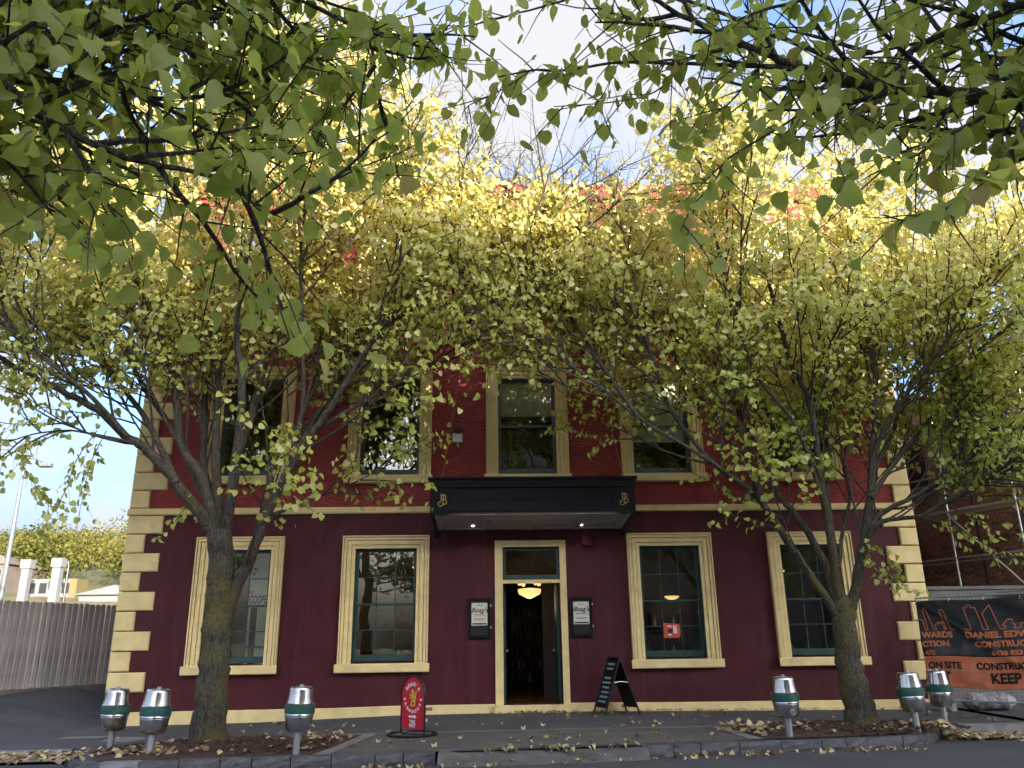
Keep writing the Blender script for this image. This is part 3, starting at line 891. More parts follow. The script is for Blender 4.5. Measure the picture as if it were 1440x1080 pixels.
for s, x in ((-1, DX0 + 0.012), (1, DX1 - 0.012)):
    md = MB()
    xa, xb = (x, x + 0.045) if s < 0 else (x - 0.045, x)
    md.box(xa, xb, 0.3, 0.86, 0.08, 2.45)
    for z0, z1 in ((0.25, 0.85), (0.98, 1.55), (1.68, 2.32)):
        xx = xb if s < 0 else xa - 0.012
        md.box(xx, xx + 0.012, 0.38, 0.78, z0, z1)
    dl = md.build('door', M['green'], hotel)
    kx = xb + 0.04 if s < 0 else xa - 0.04
    MB().lathe([(0.008, 0), (0.03, 0.012), (0.036, 0.03), (0.03, 0.048), (0.008, 0.06)], 12).build('door_knob', M['gold'], dl, (kx, 0.82, 1.07), (0, 0, 0), smooth=True)
# inner doorway with timber jamb, seen through the transom too
ij = MB()
ij.box(0.42, 0.53, 2.2, 2.32, 0.064, 2.75).box(-1.14, -0.62, 2.2, 2.32, 0.064, 2.75).box(0.53, 1.14, 2.2, 2.32, 0.064, 2.75)
ij.build('inner_doorway', M['dark'], hotel)
MB().box(-1.14, 1.14, 2.2, 2.32, 2.75, 3.6).build('inner_lintel', M['wood'], hotel)

# ---- canopy over the door
CX0, CX1, CY = -2.02, 2.10, -1.32
fa = MB()
fa.box(CX0, CX1, CY - 0.05, CY + 0.03, 3.76, 4.24)                # fascia boards
fa.box(CX0 + 0.3, CX1 - 0.3, CY - 0.064, CY - 0.05, 4.0, 4.22)
fa.box(CX0 + 0.3, CX1 - 0.3, CY - 0.062, CY - 0.05, 3.775, 3.985)
fa.box(CX0 - 0.02, CX1 + 0.02, CY - 0.11, CY + 0.05, 4.24, 4.40)
fa.box(CX0 - 0.05, CX1 + 0.05, CY - 0.15, CY + 0.05, 4.40, 4.445)
for s in (-1, 1):
    x = CX0 if s < 0 else CX1
    a, b = sorted((x - s * 0.01, x - s * 0.46))
    fa.prism([(a, 3.72) if s < 0 else (a, 3.76), ((a + b) / 2, 3.675), (b, 3.76) if s < 0 else (b, 3.72), (b, 4.238), (a, 4.238)], CY - 0.085, CY - 0.05)
    xa, xb = (x, x + 0.08) if s < 0 else (x - 0.08, x)
    fa.box(xa, xb, CY + 0.03, 0.0, 3.74, 4.24)
    fa.box(xa - 0.02, xb + 0.02, CY + 0.05, 0.0, 4.24, 4.40)
    fa.box(xa, xb, -0.14, 0.0, 3.45, 3.74)
fa.box(CX0 + 0.08, CX1 - 0.08, CY + 0.03, 0.0, 4.2, 4.235)
canopy = fa.build('canopy', M['black'], hotel)
sf = MB()
def soff_z(y): return 3.60 + (3.74 - 3.60) * (-y / 1.29)
def slab(x0, x1, y0, y1, t, dz):
    sf.add([(x0, y0, soff_z(y0) + dz), (x1, y0, soff_z(y0) + dz), (x1, y1, soff_z(y1) + dz), (x0, y1, soff_z(y1) + dz),
            (x0, y0, soff_z(y0) + dz + t), (x1, y0, soff_z(y0) + dz + t), (x1, y1, soff_z(y1) + dz + t), (x0, y1, soff_z(y1) + dz + t)],
           [(0, 3, 2, 1), (4, 5, 6, 7), (0, 1, 5, 4), (1, 2, 6, 5), (2, 3, 7, 6), (3, 0, 4, 7)])
slab(CX0 + 0.081, CX1 - 0.081, CY + 0.031, -0.002, 0.02, 0.0)
soffit = sf.build('soffit', M['soffit'], canopy)
sf = MB()
for x in (CX0 + 0.09, -1.0, -0.02, 0.98, CX1 - 0.2):
    slab(x, x + 0.11, CY + 0.04, -0.01, 0.03, -0.03)
for y in (CY + 0.05, -0.66, -0.12):
    for xa, xb in ((CX0 + 0.2, -1.0), (-0.89, -0.02), (0.09, 0.98), (1.09, CX1 - 0.2)):
        slab(xa, xb, y, y + 0.09, 0.03, -0.027)
sf.build('soffit_battens', M['soffit'], canopy)
for x in (-1.18, 1.12):
    MB().lathe([(0.028, -0.02), (0.028, 0), (0.015, 0.0)], 14).build('downlight', M['lamp_white'], canopy, (x, -0.32, soff_z(-0.32) - 0.004))
    ld = bpy.data.lights.new('downlight_lamp', 'SPOT')
    ld.energy = 0.3; ld.color = (1, 0.85, 0.65); ld.spot_size = R(100); ld.shadow_soft_size = 0.04
    link('downlight_lamp', ld, canopy, (x, -0.32, 3.56))
# gold interlaced monogram on the two end blocks
def monogram(x):
    mb = MB()
    y = CY - 0.09
    mb.tube([(0.02, 0, 0.13), (0.02, 0, -0.06), (0.005, 0, -0.105), (-0.035, 0, -0.12), (-0.07, 0, -0.1), (-0.08, 0, -0.06), (-0.055, 0, -0.03), (-0.03, 0, -0.045)], 0.009, 6)
    mb.tube([(-0.02, 0, 0.13), (-0.02, 0, -0.03)], 0.008, 6)
    mb.tube([(-0.03, 0, 0.10), (0.02, 0, 0.115), (0.065, 0, 0.10), (0.075, 0, 0.065), (0.055, 0, 0.03), (0.0, 0, 0.02), (0.06, 0, 0.012), (0.09, 0, -0.02), (0.085, 0, -0.06), (0.05, 0, -0.08), (0.0, 0, -0.075)], 0.009, 6)
    mb.build('monogram', M['gold'], canopy, (x, y, 3.985))
monogram(CX0 + 0.24); monogram(CX1 - 0.24)
for a, b in (((CX0 + 0.22, CY + 0.1, 4.40), (-1.42, 0.0, 7.62)), ((CX1 - 0.18, CY + 0.1, 4.40), (1.57, 0.0, 7.62))):
    MB().tube([a, b], 0.016, 8).build('tie_rod', M['red_rod'], canopy)
    MB().box(b[0] - 0.17, b[0] + 0.17, -0.03, 0.0, 7.52, 7.7).build('rod_bracket', M['cream'], canopy)

# ---- wall fittings
al = MB().box(-0.11, 0.11, -0.09, 0, -0.13, 0.07)
al_o = al.build('alarm_box', M['white'], None, (-1.53, -0.001, 5.63))
tag(al_o, 'small white alarm box on the red wall beside the middle upper window', 'alarm')
MB().lathe([(0.09, 0), (0.10, 0.04), (0.08, 0.10), (0.04, 0.13)], 16).build('siren', M['wood'], al_o, (0.02, -0.03, 0.15), (R(90), 0, 0), smooth=True)
pb = MB().box(-0.1, 0.1, -0.11, 0, -0.13, 0.13).build('sensor_box', M['maroon'], None, (1.25, -0.001, 3.36))
tag(pb, 'dark red junction box on the maroon wall beneath the canopy', 'box')

def display_case(x, which):
    e = empty('display_case', (x, -0.002, 1.37))
    tag(e, 'black framed menu case on the wall ' + which, 'display case')
    mb = MB()
    w, h = 0.225, 0.785
    mb.box(-w, w, -0.03, 0, 0, h)
    mb.box(-w, -w + 0.05, -0.075, -0.03, 0, h).box(w - 0.05, w, -0.075, -0.03, 0, h).box(-w + 0.05, w - 0.05, -0.075, -0.03, 0, 0.05).box(-w + 0.05, w - 0.05, -0.075, -0.03, h - 0.05, h)
    mb.build('case', M['black'], e)
    MB().box(-w + 0.052, w - 0.052, -0.05, -0.045, 0.052, h - 0.052).build('backboard', M['black_metal'], e)
    c = MB().prism([(-0.165, 0.245), (0.15, 0.245), (0.165, 0.26), (0.165, 0.68), (0.15, 0.695), (-0.15, 0.695), (-0.165, 0.68)], -0.058, -0.052).build('card', M['pale_board'], e)
    lettering("Boag's", 0.135, M['ink'], c, (-0.005, -0.0605, 0.545), shear=0.35, bold=0.002)
    lettering('BREWHOUSE', 0.036, M['ink'], c, (0, -0.0605, 0.455))
    for z, hw in ((0.645, 0.06), (0.375, 0.12), (0.355, 0.09)):      # lines of print too small to read
        MB().box(-hw, hw, -0.0600, -0.058, z - 0.004, z + 0.004).build('print_line', M['ink'], c)
    MB().box(-0.145, 0.145, -0.060, -0.058, 0.262, 0.292).build('footer_bar', M['green'], c)
    for z in (0.18, 0.62):
        MB().box(w, w + 0.02, -0.06, -0.03, z, z + 0.05).build('hinge', M['galv'], e)
display_case(-1.045, 'between the door and the plain window')
display_case(1.075, 'between the door and the poster window')

# ---- rooms behind the ground floor windows
def room_lamp(name, loc, energy, label, shade):
    e = empty(name, loc)
    tag(e, label, 'lamp')
    zt = 3.72 - loc[2]
    MB().tube([(0, 0, 0.05), (0, 0, zt)], 0.008, 8).build('rod', M['dark'], e)
    if shade == 'bowl':
        MB().lathe([(0.03, -0.08), (0.10, -0.07), (0.17, -0.03), (0.19, 0.0), (0.17, 0.012)], 24).build('bowl', M['lamp_warm'], e, smooth=True)
    else:
        MB().lathe([(0.03, -0.15), (0.10, -0.12), (0.24, -0.05), (0.26, 0.0), (0.26, 0.06), (0.1, 0.08)], 10).build('bowl', M['lamp_warm'], e)
        for k in range(4):
            a = k * math.pi / 2 + 0.5
            MB().lathe([(0.02, 0), (0.045, 0.03), (0.05, 0.08), (0.03, 0.11)], 10).build('bulb', M['lamp_warm'], e, (0.26 * math.cos(a), 0.26 * math.sin(a), 0.13), smooth=True)
    ld = bpy.data.lights.new('lamp_light', 'POINT')
    ld.energy = energy; ld.color = (1, 0.72, 0.42); ld.shadow_soft_size = 0.2
    link('lamp_light', ld, e, (0, 0, -0.3))
room_lamp('chandelier', (0.08, 1.35, 2.36), 0.9, 'glowing amber glass chandelier hanging inside the open doorway', 'chandelier')
room_lamp('pendant_lamp', (2.6, 3.2, 2.25), 0.3, 'glowing bowl pendant lamp inside the window with the red poster', 'bowl')
room_lamp('pendant_lamp', (3.9, 3.9, 2.35), 0.3, 'second glowing bowl lamp deeper inside the window with the red poster', 'bowl')
room_lamp('pendant_lamp', (-6.0, 2.2, 3.0), 4.0, 'added unseen bowl lamp lighting the cream lettered wall behind the tree', 'bowl')  # unseen lamp, added to warm and brighten the lettered panel
room_lamp('pendant_lamp', (-2.5, 2.6, 3.05), 0.3, 'small bright lamp high inside the window beside the door', 'bowl')
room_lamp('pendant_lamp', (6.4, 3.0, 2.9), 0.3, 'added unseen bowl lamp lighting the room inside the window behind the leaning tree', 'bowl')  # unseen lamp, added to give this room some light

# lettered wall panel in the left room
dp = MB().box(-1.0, 1.0, 0, 0.06, 0, 3.0)
panel = dp.build('lettered_wall', M['pale_board'], None, (-5.2, 1.35, 0.062))
tag(panel, 'cream display wall lettered COOPER inside the window behind the mossy tree', 'display')
lettering('OF', 0.09, M['ink'], panel, (-0.95, -0.004, 2.36))
lettering('COOPER', 0.25, M['ink'], panel, (-0.76, -0.004, 2.19), bold=0.003, width=0.44)
MB().box(-0.92, -0.80, -0.05, 0, 0.3, 2.02).build('dark_timber_post', M['dark'], panel)
MB().box(-0.98, 0.7, -0.12, 0, 1.18, 1.21).build('shelf', M['wood'], panel)
# framed picture and cabinets in the rooms
def picture(x, y, z, w, h, label):
    mb = MB().box(-w / 2, w / 2, -0.03, 0, -h / 2, h / 2)
    p = mb.build('picture', M['wood'], None, (x, y, z))
    tag(p, label, 'picture')
    MB().box(-w / 2 + 0.05, w / 2 - 0.05, -0.036, -0.03, -h / 2 + 0.05, h / 2 - 0.05).build('print', M['plaster'], p)
    random_marks = MB()
    r2 = random.Random(int(x * 100))
    for i in range(26):
        a = r2.uniform(-w / 2 + 0.08, w / 2 - 0.16); b = r2.uniform(-h / 2 + 0.08, h / 2 - 0.14)
        random_marks.box(a, a + r2.uniform(0.03, 0.08), -0.039, -0.036, b, b + r2.uniform(0.02, 0.08))
    random_marks.build('figures', M['dark'], p)
picture(-3.0, 5.19, 1.95, 1.9, 0.75, 'wide dark group picture on the wall inside the window beside the door')
picture(2.55, 5.19, 1.75, 0.9, 0.7, 'framed picture on the wall inside the window with the red poster')
def cabinet(x, y, w, h, label, seed):
    e = empty('cabinet', (x, y, 0.062)); tag(e, label, 'cabinet')
    mb = MB().box(-w / 2, w / 2, 0.35, 0.4, 0, h).box(-w / 2, -w / 2 + 0.04, 0, 0.35, 0, h).box(w / 2 - 0.04, w / 2, 0, 0.35, 0, h)
    mb.build('carcass', M['wood'], e)
    r2 = random.Random(seed); z = 0.1
    bm = [MB().lathe([(0.035, 0), (0.035, 0.15), (0.014, 0.2), (0.014, 0.25)], 8).mesh('bottle', M[k], True) for k in ('green', 'opp_glass', 'wood', 'white')]
    while z < h - 0.1:
        MB().box(-w / 2 + 0.04, w / 2 - 0.04, 0, 0.35, z, z + 0.03).build('shelf', M['wood'], e)
        xx = -w / 2 + 0.1
        while xx < w / 2 - 0.1:
            if r2.random() < 0.75: link('bottle', r2.choice(bm), e, (xx, r2.uniform(0.06, 0.25), z + 0.03))
            xx += r2.uniform(0.09, 0.16)
        z += 0.36
cabinet(0.35, 7.2, 1.0, 2.2, 'tall dark bottle cabinet at the end of the hallway', 3)
cabinet(-3.2, 4.7, 2.6, 1.05, 'low dark cabinet under the wide picture inside the window', 4)
cabinet(4.0, 4.7, 1.0, 1.9, 'dark shelf of bottles inside the window with the red poster', 5)
cabinet(5.9, 3.4, 2.2, 1.5, 'dark bottle cabinet inside the window behind the leaning tree', 6)
po = MB().prism([(-0.17, -0.15), (0.14, -0.15), (0.18, -0.11), (0.18, 0.13), (-0.17, 0.15)], -0.003, 0.0).build('poster', M['poster'], None, (2.99, 0.135, 1.47))
tag(po, 'red poster stuck inside the lower panes of the window right of the door', 'poster')
for x0, x1, z0, z1, k in ((-0.09, 0.0, 0.07, 0.095, 'white'), (-0.08, 0.02, -0.05, 0.03, 'ink'), (0.03, 0.11, -0.06, 0.1, 'pale_board'), (-0.08, -0.01, -0.1, -0.075, 'white')):
    MB().box(x0, x1, -0.005, -0.003, z0, z1).build('print_block', M[k], po)

# ------------------------------------------------------------------ kegs on posts
keg_prof = [(0.125, 0.0), (0.150, 0.006), (0.168, 0.03), (0.182, 0.07), (0.190, 0.15), (0.193, 0.185), (0.200, 0.190), (0.200, 0.200), (0.194, 0.206), (0.198, 0.215), (0.204, 0.22), (0.204, 0.232), (0.200, 0.238)]
keg_top = [(0.200, 0.352), (0.204, 0.358), (0.204, 0.368), (0.192, 0.376), (0.190, 0.386), (0.186, 0.41), (0.176, 0.47), (0.168, 0.55), (0.164, 0.575), (0.150, 0.593), (0.142, 0.596), (0.136, 0.588), (0.12, 0.583)]
def keg_meshes():
    b = MB(); b.lathe(keg_prof + keg_top, 40)
    body = b.mesh('body', M['steel'], True)
    band = MB().lathe([(0.2035, 0.0), (0.211, 0.006), (0.213, 0.05), (0.211, 0.104), (0.2035, 0.110)], 40).mesh('band', M['band'], True)
    post = MB().lathe([(0.052, -0.34), (0.052, 0.004)], 20).mesh('post', M['post_steel'], True)
    valve = MB().lathe([(0.05, 0), (0.05, 0.02), (0.03, 0.024), (0.03, 0.045)], 16).mesh('spear_valve', M['post_steel'], True)
    bung = MB().lathe([(0.045, 0), (0.045, 0.022), (0.03, 0.024), (0.028, 0.012)], 16).mesh('bung', M['post_steel'], True)
    return body, band, post, valve, bung
KEG = keg_meshes()
KEGS = [  # x, y, tilt x, tilt y, turn, post, bung, label
    (-6.62, -3.92, 0.02, 0.03, 0.3, 0.24, False, 'steel beer keg bollard with green band closest to the lane beside the fence'),
    (-5.66, -4.86, -0.02, 0.035, 1.3, 0.27, False, 'steel beer keg bollard with green band between the lane keg and mossy trunk'),
    (-3.6, -4.93, 0.01, 0.03, 2.2, 0.28, False, 'steel beer keg bollard on the mulch beside the red round-topped sign'),
    (3.74, -4.12, 0.02, -0.02, 0.9, 0.26, True, 'steel beer keg bollard with a round bung, on the mulch facing the folding board'),
    (5.98, -3.66, -0.02, -0.03, 2.6, 0.27, False, 'steel beer keg bollard between the leaning trunk and the banner keg'),
    (7.08, -2.5, 0.02, -0.02, 1.8, 0.24, False, 'steel beer keg bollard standing closest to the orange and black banner'),
]
for x, y, tx, ty, tz, ph, bung, lab in KEGS:
    z0 = path_z(x, y) + 0.03
    e = empty('keg_bollard', (x, y, z0 + ph), (tx, ty, 0))
    tag(e, lab, 'bollard', 'keg bollards in the tree beds')
    link('body', KEG[0], e, (0, 0, 0), (0, 0, tz)); link('band', KEG[1], e, (0, 0, 0.24), (0, 0, tz)); link('post', KEG[2], e)
    link('spear_valve', KEG[3], e, (0, 0, 0.583))
    if bung: link('bung', KEG[4], e, (0.03, -0.183, 0.09), (R(96), 0, 0))

# ------------------------------------------------------------------ red round-topped pavement sign
sx, sy = -2.13, -3.08
sign = empty('pavement_sign', (sx, sy, path_z(sx, sy)), (0, 0, R(-48)))
tag(sign, 'red round-topped sign reading BREWHOUSE THIS WAY on a black ring base', 'sign')
W, H0 = 0.30, 0.60
arc = [(W * math.cos(a), H0 + W * math.sin(a)) for a in [math.pi * i / 16 for i in range(17)]]
MB().prism([(-W, 0.10), (W, 0.10)] + arc, -0.006, 0.006).build('panel', M['sign_red'], sign)
MB().tube([(W + 0.012, 0, 0.02), (W + 0.012, 0, 0.3), (W + 0.012, 0, H0)] + [((W + 0.012) * math.cos(a), 0, H0 + (W + 0.012) * math.sin(a)) for a in [math.pi * i / 16 for i in range(1, 16)]] + [(-W - 0.012, 0, H0), (-W - 0.012, 0, 0.3), (-W - 0.012, 0, 0.02)], 0.018, 8).build('frame', M['black_metal'], sign, smooth=True)
ring = [(0.40 * math.cos(2 * math.pi * i / 32), 0.40 * math.sin(2 * math.pi * i / 32), 0.022) for i in range(33)]
MB().tube(ring, 0.02, 8, cap=False).tube([(-0.39, 0, 0.022), (0.39, 0, 0.022)], 0.014, 8).build('ring_base', M['black_metal'], sign, smooth=True)
def arc_text(txt, cx, cz, r, a0, a1, size, up):
    for i, ch in enumerate(txt):
        a = a0 + (a1 - a0) * (i / (len(txt) - 1))
        me = text_mesh(ch, size, bold=0.003)
        me.materials.clear(); me.materials.append(M['white'])
        tilt = a - math.pi / 2 if up else a + math.pi / 2
        o = link('letter', me, sign, (cx + r * math.cos(a), -0.0085, cz + r * math.sin(a)))
        o.rotation_euler = (Matrix.Rotation(-tilt, 4, 'Y') @ Matrix.Rotation(R(90), 4, 'X')).to_euler()
arc_text("BOAG'S", 0, H0 - 0.02, 0.205, R(140), R(40), 0.088, True)
arc_text('BREWHOUSE', 0, H0 - 0.02, 0.222, R(188), R(352), 0.07, False)
# gold rampant beast: curved body, raised paws, tail
bl = MB()
def blob(x, z, rx, rz, n=10):
    bl.prism([(x + rx * math.cos(2 * math.pi * i / n), z + rz * math.sin(2 * math.pi * i / n)) for i in range(n)], -0.0095, -0.006)
for q in ((0.01, 0.60, 0.035, 0.06), (-0.012, 0.675, 0.034, 0.034), (0.03, 0.535, 0.04, 0.034), (-0.06, 0.62, 0.035, 0.012), (-0.055, 0.575, 0.035, 0.012), (-0.03, 0.50, 0.016, 0.045), (0.055, 0.49, 0.016, 0.05), (0.075, 0.6, 0.012, 0.06), (0.085, 0.665, 0.022, 0.018), (0.0, 0.455, 0.06, 0.014), (-0.05, 0.465, 0.025, 0.01)):
    blob(*q)
bl.build('emblem', M['yellow'], sign)
MB().prism([(-0.10, 0.268), (0.05, 0.268), (0.05, 0.25), (0.11, 0.285), (0.05, 0.32), (0.05, 0.302), (-0.10, 0.302)], -0.0095, -0.006).build('arrow', M['white'], sign)
lettering('THIS', 0.075, M['white'], sign, (0, -0.0085, 0.205), bold=0.002)
lettering('WAY', 0.075, M['white'], sign, (0, -0.0085, 0.145), bold=0.002)

# ------------------------------------------------------------------ folding chalk board by the door
ab = empty('folding_board', (1.62, -0.62, path_z(1.6, -0.6) + 0.005), (0, 0, R(-76)))
tag(ab, 'black folding pavement board with pale lettering standing against the wall beside the door', 'sign')
for s in (-1, 1):
    lean = s * 0.345
    def P(x, t, off):   # t up the leg, off along board normal
        return (x, s * 0.36 * (1 - t) + s * off * 0.95, 1.04 * t + off * 0.33)
    mbp = MB()
    vs = []
    for x in (-0.28, 0.28):
        for t, off in ((0.12, 0.008), (0.97, 0.008), (0.97, -0.008), (0.12, -0.008)): vs.append(P(x, t, off))
    mbp.add(vs, [(0, 1, 2, 3), (7, 6, 5, 4), (0, 4, 5, 1), (1, 5, 6, 2), (2, 6, 7, 3), (3, 7, 4, 0)])
    bd = mbp.build('board', M['black'], ab)
    for x in (-0.3, 0.3):
        MB().tube([P(x, 0.0, 0), P(x, 1.0, 0)], 0.018, 8).build('leg', M['black_metal'], ab)
    MB().tube([P(-0.3, 0.99, 0), P(0.3, 0.99, 0)], 0.018, 8).build('top_rail', M['black_metal'], ab)
    r3 = random.Random(5)
    for row in range(9):
        t0 = 0.88 - row * 0.082
        if row == 2: continue
        a_, b_2 = -0.22 + r3.uniform(0, 0.06), 0.22 - r3.uniform(0, 0.08)
        cm = MB().add([P(a_, t0 - 0.02, 0.0105), P(b_2, t0 - 0.02, 0.0105), P(b_2, t0 + 0.018, 0.0105), P(a_, t0 + 0.018, 0.0105)], [(0, 1, 2, 3) if s < 0 else (3, 2, 1, 0)])
        cm.build('chalk_line', M['chalk'], bd)
MB().tube([(0.3, -0.16, 0.585), (0.3, 0, 0.605), (0.3, 0.16, 0.585)], 0.008, 6).build('stay', M['galv'], ab)

# ------------------------------------------------------------------ construction banner on temporary fencing
BA = Vector((8.06, -0.30, 0)); BD = Vector((1.30, -1.50, 0)).normalized()
bang = math.atan2(BD.y, BD.x)
ban = empty('site_banner', (BA.x, BA.y, 0), (0, 0, bang))
tag(ban, 'crumpled black and orange construction site keep out banner tied to fencing', 'banner')
BW, BZ0, BZS, BZ1 = 3.4, 0.29, 0.885, 1.97
def wrinkle(s, z):
    w = 0.012 * math.sin(3.1 * s + 2.2 * z) + 0.016 * math.sin(5.5 * (s * 0.8 + (z - 2.0) * 1.1)) + 0.006 * math.sin(13 * (s * 0.7 + z * 0.9) + 1)
    fold = 0.03 * math.exp(-((s * 0.72 + z - 1.98) / 0.05) ** 2)      # diagonal fold from the top left corner
    return w + fold
def cloth(z0, z1, name, m):
    nx, nz = 100, 36
    vs = [(BW * i / nx, -wrinkle(BW * i / nx, z0 + (z1 - z0) * j / nz), z0 + (z1 - z0) * j / nz + 0.012 * math.sin(BW * i / nx * 4)) for j in range(nz + 1) for i in range(nx + 1)]
    fs = [(j * (nx + 1) + i, j * (nx + 1) + i + 1, (j + 1) * (nx + 1) + i + 1, (j + 1) * (nx + 1) + i) for j in range(nz) for i in range(nx)]
    o = MB().add(vs, fs).build(name, M[m], ban, smooth=True)
    sol = o.modifiers.new('thickness', 'SOLIDIFY'); sol.thickness = 0.003; sol.offset = 0
    return o
cb_black = cloth(BZS, BZ1, 'black_panel', 'banner_black')
cb_orange = cloth(BZ0, BZS, 'orange_panel', 'banner_orange')
def drape(me):
    for v in me.vertices:
        s, z = v.co.x, v.co.z
        v.co.y = -wrinkle(s, z) - 0.007
        v.co.z += 0.012 * math.sin(s * 4)
def ban_text(txt, x0, x1, zc, h, m, parent):
    me = text_mesh(txt, 1.0, extrude=0.0, bold=0.045, align='LEFT')
    xs = [v.co.x for v in me.vertices]; ys = [v.co.y for v in me.vertices]
    kx, ky = (x1 - x0) / (max(xs) - min(xs)), h / (max(ys) - min(ys)); mx, my = min(xs), (max(ys) + min(ys)) / 2
    import bmesh
    for v in me.vertices:
        v.co = ((v.co.x - mx) * kx + x0, 0, (v.co.y - my) * ky + zc)
    bm = bmesh.new(); bm.from_mesh(me)
    for _ in range(2):
        bmesh.ops.subdivide_edges(bm, edges=[e for e in bm.edges if e.calc_length() > 0.06], cuts=1)
    bmesh.ops.triangulate(bm, faces=bm.faces[:])
    bm.to_mesh(me); bm.free()
    drape(me)
    me.materials.clear(); me.materials.append(M[m])
    return link('lettering', me, parent)
def ribbon(pts, w, m, parent):
    mb = MB()
    for (a, b) in zip(pts, pts[1:]):
        n = max(1, int(math.hypot(b[0] - a[0], b[1] - a[1]) / 0.05))
        for i in range(n):
            p = [a[k] + (b[k] - a[k]) * i / n for k in (0, 1)]; q = [a[k] + (b[k] - a[k]) * (i + 1) / n for k in (0, 1)]
            L = math.hypot(q[0] - p[0], q[1] - p[1]); nx, nz = -(q[1] - p[1]) / L * w, (q[0] - p[0]) / L * w
            mb.add([(p[0] - nx, 0, p[1] - nz), (q[0] - nx, 0, q[1] - nz), (q[0] + nx, 0, q[1] + nz), (p[0] + nx, 0, p[1] + nz)], [(0, 1, 2, 3)])
    me = mb.mesh('skyline', M[m]); drape(me)
    return link('skyline', me, parent)
def zpx(p): return 1.97 - (p - 843) / 74.5
def unit(x):       # one repeat of the print; x = left edge of the long name line
    if x >= 0:
        ban_text('DANIEL EDWARDS', x, x + 1.62, zpx(893), 0.125, 'orange', cb_black)
        ban_text('CONSTRUCTION', x + 0.14, x + 1.48, zpx(906), 0.12, 'orange', cb_black)
        ban_text('0438 823 472', x + 0.42, x + 1.24, zpx(918.5), 0.095, 'orange', cb_black)
        ban_text('CONSTRUCTION SITE', x + 0.10, x + 1.78, zpx(936.5), 0.135, 'ink', cb_orange)
        ban_text('KEEP OUT', x + 0.33, x + 1.45, zpx(953), 0.2, 'ink', cb_orange)
    b = zpx(885.5)
    sk = [(0.0, b), (0.14, b), (0.05, b + 0.42), (0.12, b + 0.42), (0.12, b + 0.47), (0.19, b + 0.47), (0.19, b + 0.42), (0.27, b + 0.42), (0.36, b), (0.45, b), (0.38, b + 0.3), (0.53, b + 0.46), (0.66, b),
          (0.76, b), (0.76, b + 0.05), (0.70, b + 0.05), (0.81, b + 0.17), (0.84, b + 0.15), (0.84, b + 0.17), (0.89, b + 0.17), (0.89, b + 0.09), (0.93, b + 0.06), (0.9, b + 0.0), (1.02, b), (1.02, b + 0.09), (1.12, b + 0.09), (1.12, b + 0.14), (1.2, b + 0.14), (1.2, b + 0.21), (1.32, b + 0.21), (1.42, b + 0.08), (1.5, b)]
    if x >= 0: ribbon([(px + x, pz) for px, pz in sk], 0.008, 'orange', cb_black)
unit(0.86)
# the tail of the repeat before it
ban_text('WARDS', 0.03, 0.62, zpx(893), 0.125, 'orange', cb_black)
ban_text('CTION', 0.02, 0.53, zpx(906), 0.12, 'orange', cb_black)
ban_text('472', 0.05, 0.24, zpx(918.5), 0.095, 'orange', cb_black)
ban_text('ON SITE', 0.06, 0.70, zpx(936.5), 0.135, 'ink', cb_orange)
ban_text('OUT', 0.04, 0.46, zpx(953), 0.2, 'ink', cb_orange)
b0 = zpx(885.5)
ribbon([(0.02, b0 + 0.22), (0.08, b0 + 0.2), (0.12, b0), (0.17, b0), (0.11, b0 + 0.36), (0.13, b0 + 0.42), (0.16, b0 + 0.44), (0.18, b0 + 0.36), (0.28, b0), (0.34, b0), (0.31, b0 + 0.08), (0.38, b0 + 0.15), (0.38, b0 + 0.09), (0.43, b0 + 0.15), (0.43, b0 + 0.09), (0.47, b0 + 0.15), (0.48, b0), (0.52, b0), (0.44, b0 + 0.38), (0.52, b0 + 0.38), (0.60, b0), (0.66, b0)], 0.008, 'orange', cb_black)
for s in (0.02, 0.66, 1.3, 1.95, 2.6, 3.3):
    MB().tube([(s, -0.02, 1.95), (s, 0.05, 2.01), (s + 0.02, 0.09, 1.95), (s, -0.02, 1.95)], 0.005, 5).build('cable_tie', M['white'], ban)

fence_t = empty('temporary_fence', (BA.x, BA.y, 0), (0, 0, bang))
tag(fence_t, 'galvanised temporary mesh fence panel holding up the construction banner', 'fence')
for s in (0.0, 2.35, 3.5):
    MB().tube([(s, 0.06, -0.14), (s, 0.06, 2.06)], 0.021, 10).build('post', M['galv'], fence_t)
for z in (0.06, 2.04):
    MB().tube([(0, 0.06, z), (3.5, 0.06, z)], 0.019, 10).build('rail', M['galv'], fence_t)
wm = MB()
for i in range(1, 44): wm.tube([(i * 0.08, 0.06, 0.06), (i * 0.08, 0.06, 2.04)], 0.0022, 4, cap=False)
for j in range(1, 14): wm.tube([(0, 0.063, 0.06 + j * 0.145), (3.5, 0.063, 0.06 + j * 0.145)], 0.0022, 4, cap=False)
wm.build('wire_mesh', M['galv'], fence_t)
for s in (0.1, 2.4):
    MB().cham(s - 0.3, s + 0.3, -0.08, 0.2, -0.15, 0.0, 0.03).build('foot_block', M['concrete'], fence_t)

